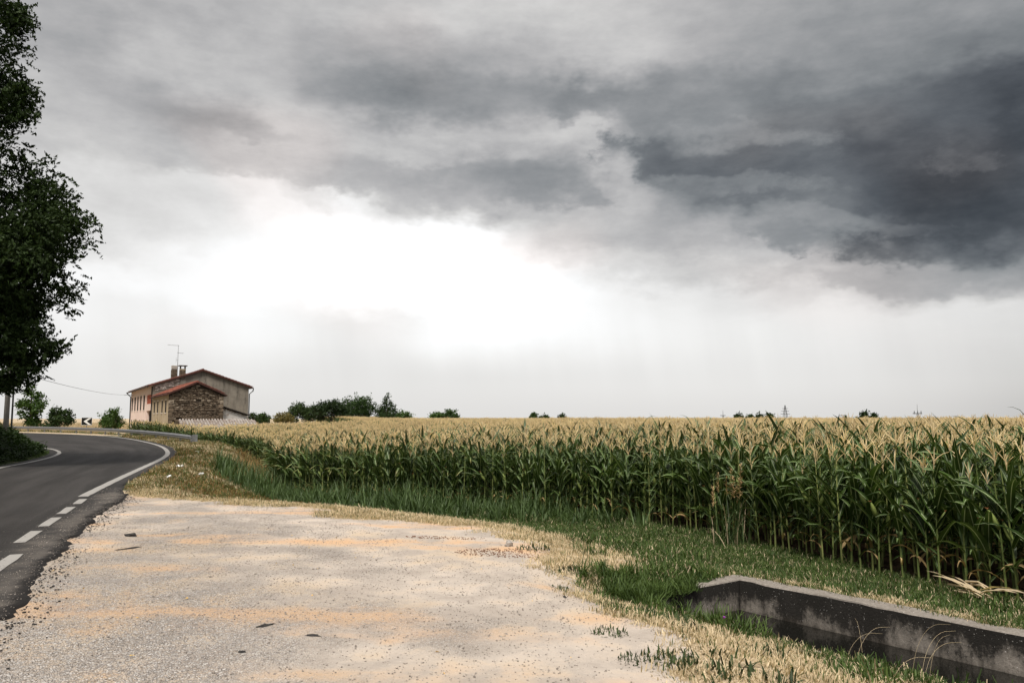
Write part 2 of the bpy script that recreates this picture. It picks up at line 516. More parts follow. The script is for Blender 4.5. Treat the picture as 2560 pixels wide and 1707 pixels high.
def leafmat(name, c0, c1, trans=.3, rough=.5, spec=.35, rib=None, tip=None, vary=.35):
    """thin leaf: shades of green between c0 and c1 from one to the next, light passing through"""
    m = bpy.data.materials.new(name); m.use_nodes = True
    T = NT(m.node_tree); b = m.node_tree.nodes['Principled BSDF']; out = m.node_tree.nodes['Material Output']
    oi = T.new('ShaderNodeObjectInfo'); rnd = T.v(oi.outputs['Random'])
    geo = T.new('ShaderNodeNewGeometry'); isl = T.v(geo.outputs['Random Per Island'])
    c = T.mix((rnd * .5 + isl * .5).clamp(), c0, c1)
    if rib or tip:
        u, v, _ = T.sep(T.coord('UV'))
        if tip: c = T.mix(((v - .72) * 3.5).clamp() * isl.step(.55, .95), c, tip)
        if rib: c = T.mix(((u - .5).abs()).step(.065, .02), c, rib)
    hs = T.new('ShaderNodeHueSaturation'); T.link(c, hs.inputs['Color'])
    T.link(isl * vary + rnd * vary + (1 - vary), hs.inputs['Value'])
    c = hs.outputs[0]
    T.link(c, b.inputs['Base Color']); b.inputs['Roughness'].default_value = rough; b.inputs['Specular IOR Level'].default_value = spec
    if trans:
        tr = T.new('ShaderNodeBsdfTranslucent'); T.link(T.mix(1.0, c, (1.0, 1.0, .55), 'MULTIPLY'), tr.inputs['Color'])
        mx = T.new('ShaderNodeMixShader'); mx.inputs[0].default_value = trans
        T.link(b.outputs[0], mx.inputs[1]); T.link(tr.outputs[0], mx.inputs[2]); T.link(mx.outputs[0], out.inputs['Surface'])
    return m

# ------------------------------------------------------------------ outlines on the ground
LOT = np.array([(1.1, -12), (1.35, 4.4), (1.35, 5.5), (1.3, 7.0), (.9, 8.7), (.3, 10.3), (.35, 11.5), (-.8, 12.95), (-2.7, 13.75), (-3.3, 14.65), (-5, 15.8), (-6.2, 16.4), (-7.7, 17.3), (-8.3, 17.4), (-9.0, 17.0), (-9.5, 14), (-6, -12)], float)
FIELD = np.array([(8.3, 1), (6.15, 9.6), (5.05, 11.8), (4.25, 14.9), (2.1, 18.9), (-2.0, 22.6), (-5.5, 25.8), (-8.4, 28.6), (-10.2, 34), (-12.4, 41), (-13.8, 46), (-15.6, 50.5), (-20.5, 56.8), (-27.0, 65.3), (-33.5, 73), (-37, 77),
                  (-32.5, 77.6), (-25, 81.8), (-20.5, 86), (-19, 95), (-30, 150), (-60, 240), (240, 240), (240, 1)], float)
OUTER_EDGE = [(-.2, -5), (-2.6, 2.6), (-3.99, 6.39), (-4.42, 7.44), (-5.2, 9.19), (-5.65, 10.25), (-6.07, 11.18), (-6.4, 12.1), (-6.87, 13.4), (-7.47, 15.2), (-8.15, 17.1), (-9.1, 19.0), (-9.82, 20.5),
              (-11.5, 25.6), (-14.0, 33.6), (-16.2, 39.2), (-20.4, 48), (-26.4, 57.9), (-31.6, 65.2), (-36.1, 70.0), (-40.4, 74.0), (-44.4, 77.3), (-54.7, 85), (-80, 99), (-130, 116)]
OUTER_LINE = [(-8.93, 16.8), (-10.2, 20.5), (-11.84, 25.5), (-14.45, 33.5), (-16.65, 39), (-20.86, 47.7), (-26.83, 57.5), (-32.1, 64.9), (-36.46, 69.6), (-40.68, 73.6), (-44.7, 76.9), (-54.9, 84.6), (-80, 98.3), (-130, 115)]
RAIL = [(-19.7, 49.4), (-22.2, 53.6), (-25.2, 58), (-31.2, 66.2), (-38.2, 74.2), (-46.2, 81.7), (-56.4, 89.4), (-70, 98.2), (-85, 106)]


def in_poly(P, x, y): return poly_dist(P, np.asarray(x, float), np.asarray(y, float)) < 0


# ------------------------------------------------------------------ ground materials
def m_ground(T, b):
    co = T.coord('Object')
    dry = T.v(T.new('ShaderNodeAttribute', attribute_name='dry').outputs['Fac'])
    soil = T.v(T.new('ShaderNodeAttribute', attribute_name='soil').outputs['Fac'])
    n = T.noise(co, 1.3, 6, .62); f = T.noise(co, 28, 5, .65); g = T.noise(co, 7, 5, .6)
    green = T.mix(f.step(.38, .66), (.016, .028, .009), (.060, .086, .030))
    straw = T.mix(f.step(.36, .64), (.28, .215, .135), (.58, .47, .33))
    k = (dry + (n - .5) * 1.1 + (g - .5) * .7).step(.35, .65)
    c = T.mix(k, green, straw)
    earth = T.mix(f.step(.35, .7), (.035, .024, .016), (.12, .08, .05))
    c = T.mix((soil + (g - .5) * .5).step(.4, .6), c, earth)
    T.link(c, b.inputs['Base Color'])
    bump(T, b, f * .6 + g, .8, .04)


def m_gravel(T, b):
    co = T.coord('Object')
    x, y, z = T.sep(co)
    big = T.noise(co, .35, 4, .55); md = T.noise(co, 1.6, 5, .6); fine = T.noise(co, 60, 4, .7); grit = T.noise(co, 22, 5, .7)
    # worn wheel paths of clay run across the lot, clean stone lies between
    st = T.noise(T.mapping(co, scale=(.16, .8, 1), rot=(0, 0, R(-14))), 1.0, 4, .55)
    c = T.mix(md.step(.35, .68), (.38, .33, .285), (.54, .475, .415))
    c = T.mix((big * .5 + md * .5).step(.46, .62) * .8, c, (.51, .40, .285))
    clay = (st * .7 + md * .3).step(.49, .62)
    clay = clay * (y.step(4, 9) * .5 + .5)
    c = T.mix(clay * .75, c, (.57, .355, .20))
    stone = (T.noise(co, .55, 3, .5) * .6 + (1 - x.step(-4.5, 1.5)) * .28 + (1 - y.step(6, 12)) * .18)
    stone = stone.step(.48, .72) * (1 - clay * .7)
    # single chippings: pale and dark faces
    ch = T.voronoi(co, 55, out='Color'); chx, chy, chz = T.sep(ch)
    edge = T.voronoi(co, 55, 'DISTANCE_TO_EDGE')
    sc = T.mix(chx, (.25, .235, .225), (.66, .63, .60))
    sc = T.mix(edge.step(.10, .02), sc, (.10, .085, .075))
    c = T.mix(stone * chy.step(.25, .6) * .8, c, sc)
    speck = (fine.step(.60, .70) * .55 + grit.step(.62, .70) * .85) * (stone * .85 + .14)
    c = T.mix(speck.clamp() * .85, c, (.09, .075, .065))
    c = T.mix(fine.step(.40, .30) * .4, c, (.80, .76, .70))
    T.link(c, b.inputs['Base Color'])
    bump(T, b, grit * .8 + md * .6 + edge.step(0, .12) * stone * .6 + fine * .35, .9, .02)


def m_asphalt(T, b):
    co = T.coord('Object')
    lane = T.v(T.new('ShaderNodeAttribute', attribute_name='lane').outputs['Fac'])
    along = T.v(T.new('ShaderNodeAttribute', attribute_name='along').outputs['Fac'])
    n = T.noise(co, .5, 5, .6); f = T.noise(co, 90, 3, .7); g = T.noise(co, 9, 5, .65)
    vec = T.comb(lane * 9.0, along * .10, 0.0)
    streak = T.noise(vec, 1.0, 4, .55)
    c = T.mix((streak * .7 + n * .3).step(.36, .66), (.013, .012, .0115), (.034, .0315, .030))
    c = T.mix(f.step(.42, .72) * .7, c, (.085, .079, .074))
    # dust carried from the lot lies along the outer edge
    dust = (lane.step(.80, .97) * .75 * (1 - along.step(23, 29)) + (n - .5) * 1.2 + (T.noise(co, 2.2, 5, .6) - .5) * 1.5).step(.35, 1.0)
    c = T.mix(dust * .55, c, (.15, .132, .115))
    c = T.mix(T.noise(T.mapping(co, scale=(.5, 2.2, 1), rot=(0, 0, R(20))), 1.2, 5, .7).step(.66, .74) * .3, c, (.16, .142, .12))
    rim = (lane + (g - .5) * .06 + (T.noise(co, 3, 4, .6) - .5) * .05).step(.955, .985) * (1 - along.step(24, 29))
    c = T.mix(rim.clamp(), c, (.016, .014, .013))
    T.link(c, b.inputs['Base Color'])
    T.link(.86 - streak * .2, b.inputs['Roughness'])
    bump(T, b, f + g * .5, .35, .006)


def m_paint(T, b):
    co = T.coord('Object')
    n = T.noise(co, 30, 6, .7); g = T.noise(co, 3, 4, .6)
    c = T.mix((n * .7 + g * .3).step(.52, .66), (.30, .288, .27), (.08, .076, .072))
    T.link(c, b.inputs['Base Color'])


def m_concrete(T, b):
    co = T.coord('Object')
    x, y, z = T.sep(co)
    n = T.noise(T.mapping(co, scale=(1, 1, .45)), 5, 7, .68); g = T.noise(co, 30, 6, .75); l = T.noise(co, 1.2, 4, .5)
    c = T.mix(g.step(.3, .7), (.165, .145, .125), (.29, .262, .232))
    # black algae hangs from the rim and thins downwards
    geo = T.new('ShaderNodeNewGeometry'); nx, ny, nz = T.sep(geo.outputs['Normal'])
    side = 1 - nz.step(.4, .8)
    alg = (1.2 + (z + .34) * 2.3 + (n - .5) * 1.7 + (l - .5) * 2.6 + (g - .5) * 1.2).step(.2, .8)
    c = T.mix(alg * side * .96, c, (.013, .012, .011))
    c = T.mix((n.step(.52, .68)) * nz.step(.4, .8) * .4, c, (.14, .12, .10))
    c = T.mix(T.noise(co, 55, 3, .6).step(.66, .72) * .8, c, (.62, .60, .57))
    wet = (z * -1 - .62 + (n - .5) * .25).step(.0, .18)
    c = T.mix(wet, c, (.03, .025, .02))
    T.link(c, b.inputs['Base Color'])
    bump(T, b, n + g * .6, .8, .02)


M_GROUND = mat('grassy_ground', rough=.95, spec=.1, build=m_ground)
M_GRAVEL = mat('gravel', rough=.93, spec=.12, build=m_gravel)
M_ASPHALT = mat('asphalt', rough=.8, spec=.12, build=m_asphalt)
M_PAINT = mat('road_paint', rough=.65, spec=.3, build=m_paint)
M_CONC = mat('stained_concrete', rough=.9, spec=.15, build=m_concrete)


# ------------------------------------------------------------------ ground sheet and gravel lot, on one ring grid about the lot
def build_ground():
    ang = np.concatenate([np.arange(-48, 48, .3), np.arange(48, 312, 4.0)])
    rad = [1.2]
    while rad[-1] < 130: rad.append(rad[-1] * 1.0145)
    while rad[-1] < 3500: rad.append(rad[-1] * 1.08)
    rad = np.array([0.02] + rad)
    A, Rr = np.meshgrid(np.radians(ang), rad)
    x, y = (Rr * np.sin(A)).ravel(), (Rr * np.cos(A)).ravel()
    z = ground_z(x, y)
    na, nr = len(ang), len(rad)
    lot_d = poly_dist(LOT, x, y) + (fbm(x, y, 1.1, 3) - .5) * 1.1 + (fbm(x, y, 5, 5) - .5) * .35
    lotv = lot_d < 0
    near = np.hypot(x, y) < 60
    u, v = ditch_uv(x, y)
    indit = (u > -.5) & (v > -.5) & (v < DITCH_W + .5) & (u < DITCH_L)
    z = z + np.where(near & ~indit, (fbm(x, y, 1.5, 9) - .5) * np.where(lotv, .03, .07) + (fbm(x, y, 7, 2, 2) - .5) * np.where(lotv, .012, .03), 0)
    i, j = np.meshgrid(np.arange(nr - 1), np.arange(na), indexing='ij')
    a = (i * na + j).ravel(); b_ = (i * na + (j + 1) % na).ravel(); c = ((i + 1) * na + (j + 1) % na).ravel(); d = ((i + 1) * na + j).ravel()
    F = np.stack([a, d, c, b_], 1)
    is_lot = lotv[F].mean(1) > .5
    dl = poly_dist(LOT, x, y)
    fd = poly_dist(FIELD, x, y)
    soil = sstep(.6, -.5, fd) * np.where(np.hypot(x, y) < 300, 1, .0)
    dry = sstep(2.6, .3, dl) * .95
    dry = np.maximum(dry, .45 * sstep(9, 3, np.abs(poly_dist(PLATFORM, x, y) + 1.0)) * (y > 17))
    dry = np.where((u > -.8) & (v < -.1) & (v > -3), .18 + .5 * sstep(-1.0, -.2, v), dry)     # green verge by the corn
    dry = np.where((y > 17) & (fd < 3) & (fd > -.5) & (y < 45), np.minimum(dry, .15), dry)
    dry = np.where((x < -30) & (y > 70), .9, dry)
    V3 = np.stack([x, y, z], 1)

    def part(name, sel, m, attrs):
        f = F[sel]
        used = np.unique(f); remap = np.full(len(x), -1); remap[used] = np.arange(len(used))
        me = np_mesh(name, V3[used], remap[f], [m], attrs={k: q[used] for k, q in attrs.items()}, smooth=True)
        return tag(link(name, me), kind='structure')
    part('ground', ~is_lot, M_GROUND, {'dry': dry, 'soil': soil})
    part('gravel_lot', is_lot, M_GRAVEL, {'dry': dry})


build_ground()


# ------------------------------------------------------------------ road
def build_road():
    oe = smooth_path(OUTER_EDGE, 2); oe = resample(oe, step=.09)[:900]; oe = np.concatenate([oe[oe[:, 1] < 26], resample(smooth_path(OUTER_EDGE, 2), step=.35)[resample(smooth_path(OUTER_EDGE, 2), step=.35)[:, 1] >= 26.2]])
    il = smooth_path(INNER[:-1], 2)
    ie = resample(offset_path(il, -.4), 900)
    k = np.argmin(((oe[:, None, :2] - ie[None, :, :2]) ** 2).sum(-1), 1)
    k = np.maximum.accumulate(k)
    q = ie[k]
    for _ in range(6): q[1:-1] = (q[:-2] + q[1:-1] * 2 + q[2:]) / 4
    n, m = len(oe), 22
    L = np.concatenate([[0], np.cumsum(np.hypot(*np.diff(oe, axis=0).T))])
    T = np.concatenate([np.linspace(0, .9, 12), np.linspace(.92, 1, m - 12)])
    rag = (fbm(oe[:, 0], oe[:, 1], 1.1, 21) - .5) * .3 * (oe[:, 1] < 19) + (fbm(oe[:, 0], oe[:, 1], 5, 22) - .5) * .2
    wdt = np.hypot(*(oe - q).T)
    V3, lane, along = [], [], []
    for j, t in enumerate(T):
        tt = t + (rag / wdt) * max(0, (t - .9) / .1)
        p = q * (1 - tt[:, None]) + oe * tt[:, None]
        z = base_z(p[:, 0], p[:, 1]) + .03
        if j == m - 1: z -= .06
        if j == m - 2: z -= .006
        V3.append(np.stack([p[:, 0], p[:, 1], z], 1)); lane.append(np.full(n, t)); along.append(L)
    V3 = np.concatenate(V3); lane = np.concatenate(lane); along = np.concatenate(along)
    V3[:, 2] += (fbm(V3[:, 0], V3[:, 1], 3, 4) - .5) * .02 * (lane > .93)
    i, j = np.meshgrid(np.arange(m - 1), np.arange(n - 1), indexing='ij')
    F = np.stack([(i * n + j), (i + 1) * n + j, (i + 1) * n + j + 1, i * n + j + 1], -1).reshape(-1, 4)
    me = np_mesh('road', V3, F, [M_ASPHALT], attrs={'lane': lane, 'along': along}, smooth=True)
    road = tag(link('road', me), kind='structure')

    def stripe(name, P, w, closed_ends=True):
        P = resample(smooth_path(P, 2) if len(P) > 2 else P, step=.3)
        l, r = offset_path(P, -w / 2), offset_path(P, w / 2)
        jl = (fbm(P[:, 0], P[:, 1], 9, 31) - .5) * .035; jr = (fbm(P[:, 0], P[:, 1], 9, 37) - .5) * .035
        l = offset_path(l, 0) + 0; l[:, 0] += jl; r[:, 0] += jr
        n = len(P); c = (l + r) / 2
        Vv = np.concatenate([np.stack([q[:, 0], q[:, 1], base_z(q[:, 0], q[:, 1]) + .036], 1) for q in (l, c, r)])
        idx = np.arange(n - 1)
        F = np.concatenate([np.stack([a * n + idx, (a + 1) * n + idx, (a + 1) * n + idx + 1, a * n + idx + 1], 1) for a in (0, 1)])
        return link(name, np_mesh(name, Vv, F, [M_PAINT]), road)
    stripe('edge_line', OUTER_LINE, .2)
    stripe('edge_line', resample(INNER[:-1], 30)[4:] if False else INNER[1:-1], .16)
    for a, b in (((-5.50, 8.62), (-5.92, 9.72)), ((-6.45, 10.62), (-6.87, 11.72)), ((-7.06, 12.2), (-7.47, 13.28)), ((-7.68, 13.78), (-8.08, 14.83)), ((-8.27, 15.35), (-8.64, 16.28)), ((-4.72, 6.55), (-5.16, 7.68))):
        stripe('dash', np.array([a, b]), .15)
    return road


build_road()


# ------------------------------------------------------------------ concrete irrigation ditch
def build_ditch():
    t = empty('irrigation_ditch', (WALL_A[0], WALL_A[1], 0), math.atan2(WALL_DIR[1], WALL_DIR[0]), label='stained concrete irrigation ditch in the grass before the corn', cat='ditch')
    # local frame: x runs along the ditch, -y across it towards the lot

    def slab(name, x0, x1, y0, y1, z0, z1, nx, jit=.008):
        bm = bmesh.new()
        bmesh.ops.create_cube(bm, size=1)
        for v in bm.verts: v.co = Vector((x0 + (v.co.x + .5) * (x1 - x0), y0 + (v.co.y + .5) * (y1 - y0), z0 + (v.co.z + .5) * (z1 - z0)))
        bmesh.ops.bevel(bm, geom=[e for e in bm.edges], offset=.012, segments=1, affect='EDGES')
        cuts = [e for e in bm.edges if abs(e.verts[0].co.x - e.verts[1].co.x) > (x1 - x0) * .6]
        bmesh.ops.subdivide_edges(bm, edges=cuts, cuts=nx, use_grid_fill=True)
        for v in bm.verts:
            q = v.co * 3; jit = .012 if v.co.z > z1 - .05 else .006
            v.co += Vector((0, mnoise.noise(q), mnoise.noise(q + Vector((9, 3, 1))))) * jit * 2.2
        me = bpy.data.meshes.new(name); bm.to_mesh(me); bm.free(); me.materials.append(M_CONC)
        return link(name, me, t)
    slab('far_wall', .0, DITCH_L, 0.0, .25, -1.1, WALL_TOP, 70)
    slab('near_wall', .0, DITCH_L, -DITCH_W - .2, -DITCH_W, -1.1, NEAR_TOP - .02, 60)
    slab('head_wall', -.26, -.003, -DITCH_W - .2, .25, -1.1, WALL_TOP - .006, 8)
    w = MB(); w.box(.0, DITCH_L, -DITCH_W + .001, -.001, DITCH_FLOOR - .05, WALL_TOP - .37)
    def m_water(T, b):
        bump(T, b, T.noise(T.coord('Object'), 5, 3, .5), .08, .02)
    w.build('dark_water', mat('still_dark_water', (.006, .006, .005), .06, .5, build=m_water), t)


build_ditch()

# ------------------------------------------------------------------ corn
M_LEAF = leafmat('corn_leaf', (.014, .034, .008), (.072, .120, .028), .25, .45, .32, rib=(.42, .48, .30), tip=(.30, .22, .08), vary=.42)
M_STALK = leafmat('corn_stalk', (.10, .16, .04), (.24, .25, .09), 0, .5, .35)
M_TASSEL = leafmat('corn_tassel', (.80, .64, .40), (.93, .80, .57), .5, .8, .1, vary=.2)
M_HUSK = leafmat('corn_husk', (.14, .20, .05), (.25, .30, .09), .1, .55, .3)
M_SILK = leafmat('corn_silk', (.12, .05, .02), (.25, .12, .05), 0, .8, .1)
M_DRYLEAF = leafmat('dry_corn_leaf', (.30, .19, .08), (.55, .42, .22), .2, .8, .1)
CORN_MATS = [M_LEAF, M_STALK, M_TASSEL, M_HUSK, M_SILK, M_DRYLEAF]


def leaf_geo(L, w, th0, th1, kink=None, twist=0.0, seg=8, wave=.0, seed=0, p0=(0, 0, 0), az=0.0):
    """strap leaf growing from p0 towards azimuth az, arching from th0 to th1 (angles from vertical)"""
    r = random.Random(seed)
    d = Vector((math.cos(az), math.sin(az), 0)); up = Vector((0, 0, 1)); side0 = Vector((-math.sin(az), math.cos(az), 0))
    c = Vector(p0); vs, uv = [], []
    ph = r.uniform(0, 6)
    for i in range(seg + 1):
        s = i / seg
        th = th0 + (th1 - th0) * (s ** 1.5 if kink is None else (.25 * s if s < kink else .25 * s + .75 * min(1, (s - kink) / .12)))
        t = d * math.sin(th) + up * math.cos(th)
        nrm = up * math.sin(th) - d * math.cos(th)
        a = twist * s
        side = side0 * math.cos(a) + nrm * math.sin(a); nn = nrm * math.cos(a) - side0 * math.sin(a)
        ww = w * min(1.0, .45 + s * 3.2) * max(.0, 1 - s ** 2.4) * .5 + .0015
        wv = wave * math.sin(s * 15 + ph) * ww
        vs += [c - side * ww + nn * (ww * .35 + wv), c, c + side * ww + nn * (ww * .35 - wv)]
        uv += [(0, s), (.5, s), (1, s)]
        c = c + t * (L / seg)
    f = []
    for i in range(seg):
        for k in (0, 1): f.append((i * 3 + k, i * 3 + k + 1, i * 3 + k + 4, i * 3 + k + 3))
    return [tuple(q) for q in vs], f, uv


class Plant:
    """lists of verts/quads/uv/material for one joined plant mesh"""
    def __init__(s): s.v, s.f, s.u, s.m = [], [], [], []
    def add(s, g, mi):
        v, f, u = g; b = len(s.v)
        s.v += v; s.f += [tuple(b + i for i in q) for q in f]; s.u += u; s.m += [mi] * len(f)
    def shifted(s, g, off, rz=0.0, k=1.0):
        v, f, u = g; c, n = math.cos(rz) * k, math.sin(rz) * k
        return [(x * c - y * n + off[0], x * n + y * c + off[1], z * k + off[2]) for x, y, z in v], f, u
    def mesh(s, name, mats=CORN_MATS, smooth=True): return np_mesh(name, np.array(s.v), np.array(s.f), mats, s.m, np.array(s.u), smooth=smooth)


def tube_geo(pts, rad, n=5):
    m = MB(); m.tube(pts, rad, n, cap=False)
    return m.v, m.f, [(.25, .3)] * len(m.v)


def stalk_geo(H, seed, n=6):
    r = random.Random(seed); bx, by = r.uniform(-.05, .05), r.uniform(-.05, .05)
    pts, rad = [], []
    for i in range(9):
        s = i / 8
        pts.append((bx * s * s, by * s * s, H * s - .03)); rad.append(.0155 * (1 - .62 * s))
    return tube_geo(pts, rad, n)


def tassel_geo(h, seed, nb=None, fat=1.0):
    r = random.Random(seed); P = Plant()
    nb = nb or r.choice((3, 4, 4, 5, 6, 7))
    def strand(p, d, L, w, droop):
        pts = [p]; d = d.normalized()
        for i in range(3):
            pts.append(pts[-1] + d * (L / 3)); d = (d + Vector((0, 0, -droop))).normalized()
        P.add(tube_geo(pts, [w * .8, w, w * .9, w * .35], 3), 0)
    strand(Vector((0, 0, -.02)), Vector((r.uniform(-.08, .08), r.uniform(-.08, .08), 1)), h, .0080 * fat, .04)
    for k in range(nb):
        a = k * 2.4 + r.uniform(-.4, .4); z = h * (.06 + .34 * k / nb)
        e = r.uniform(.25, .85)
        strand(Vector((0, 0, z)), Vector((math.cos(a) * e, math.sin(a) * e, 1)), h * r.uniform(.45, .8), .0066 * fat, r.uniform(.05, .35))
    return P.v, P.f, P.u


def ear_geo(seed):
    r = random.Random(seed); m = MB(); L = .24
    t = Vector((math.sin(.45), 0, math.cos(.45)))
    prof = [(0, .010), (.08, .024), (.25, .034), (.55, .033), (.8, .022), (1.0, .008)]
    m.tube([Vector((.012, 0, 0)) + t * (L * s) for s, _ in prof], [q for _, q in prof], 7, cap=False)
    return m.v, m.f, [(.25, .3)] * len(m.v)


def silk_geo(seed):
    r = random.Random(seed); P = Plant()
    t = Vector((math.sin(.45), 0, math.cos(.45))); p = Vector((.012, 0, 0)) + t * .235
    for k in range(5):
        d = (t + Vector((r.uniform(-.7, .7), r.uniform(-.7, .7), -.2 * r.random())))
        P.add(tube_geo([p, p + d * .03, p + d * .05 + Vector((0, 0, -.02))], [.006, .005, .001], 3), 0)
    return P.v, P.f, P.u


def corn_spec(seed):
    """where each leaf of one plant sits: (z, azimuth, leaf kind, scale)"""
    r = random.Random(seed); out = []; a0 = r.uniform(0, math.pi)
    n = r.choice((12, 13, 14))
    for k in range(n):
        s = k / (n - 1)
        z = .20 + 1.28 * s
        az = a0 + (k % 2) * math.pi + r.uniform(-.5, .5)
        if k < 2 and r.random() < .42: kind = 'dry'
        elif s > .72: kind = 'top'
        elif s < .25: kind = 'low'
        else: kind = 'mid'
        out.append((z, az, kind, r.uniform(.85, 1.15)))
    return out


def leaf_params(kind, r):
    if kind == 'dry': return dict(L=r.uniform(.3, .5), w=.035, th0=r.uniform(.5, .9), th1=r.uniform(2.5, 3.1), twist=r.uniform(-2, 2), wave=.4)
    if kind == 'low': return dict(L=r.uniform(.45, .62), w=.062, th0=r.uniform(.6, 1.0), th1=r.uniform(1.7, 2.5), twist=r.uniform(-.6, .6), wave=.25)
    if kind == 'top': return dict(L=r.uniform(.32, .52), w=.062, th0=r.uniform(.3, .65), th1=r.uniform(.7, 2.0), twist=r.uniform(-.5, .5), wave=.15, kink=r.choice((None, None, None, .6)))
    return dict(L=r.uniform(.68, .9), w=r.uniform(.088, .115), th0=r.uniform(.4, .65), th1=r.uniform(1.5, 2.5), twist=r.uniform(-.7, .7), wave=.22, kink=r.choice((None, None, .45, .6)))


def corn_plant_mesh(seed, only=None, fat=1.0):
    r = random.Random(seed * 31 + 5); P = Plant()
    if only in (None, 'foliage'):
        for i, (z, az, kind, k) in enumerate(corn_spec(seed)):
            q = leaf_params(kind, r); q['L'] *= k
            P.add(leaf_geo(seg=6, seed=seed * 50 + i, p0=(0, 0, z), az=az, **q), 5 if kind == 'dry' else 0)
    if only in (None, 'stalk'): P.add(stalk_geo(1.56, seed), 1)
    if only in (None, 'tassel'): P.add(P.shifted(tassel_geo(.29, seed, None, fat), (0, 0, 1.55)), 2)
    if only in (None, 'ear') and seed % 3 != 0:
        rz = r.uniform(0, 6.28)
        P.add(P.shifted(ear_geo(seed), (0, 0, .78), rz), 3); P.add(P.shifted(silk_geo(seed), (0, 0, .78), rz), 4)
    return P.mesh('corn_' + (only or 'plant'))


def corn_patch_mesh(seed, size=3.0, tall=True):
    """tops of a block of corn seen from far off"""
    r = random.Random(seed); P = Plant()
    for i in range(4):
        for j in range(14):
            x = (i + .5) / 4 * size - size / 2 + r.uniform(-.1, .1); y = (j + .5) / 14 * size - size / 2 + r.uniform(-.05, .05)
            h = r.gauss(0, .10)
            P.add(P.shifted(tassel_geo(.29, r.randint(0, 999), 6, 1.5), (x, y, 1.55 + h), r.uniform(0, 6)), 2)
            for k in range(6):
                q = leaf_params('top' if k > 3 else 'mid', r)
                P.add(leaf_geo(seg=3, seed=k, p0=(x, y, .72 + .12 * k + h), az=r.uniform(0, 6.28), **q), 0)
            P.add(tube_geo([(x, y, .3), (x, y, 1.56 + h)], [.012, .006], 3), 1)
    return P.mesh('corn_block')


FRONT = smooth_path(FIELD[:16], 3)
TALL = 1.13


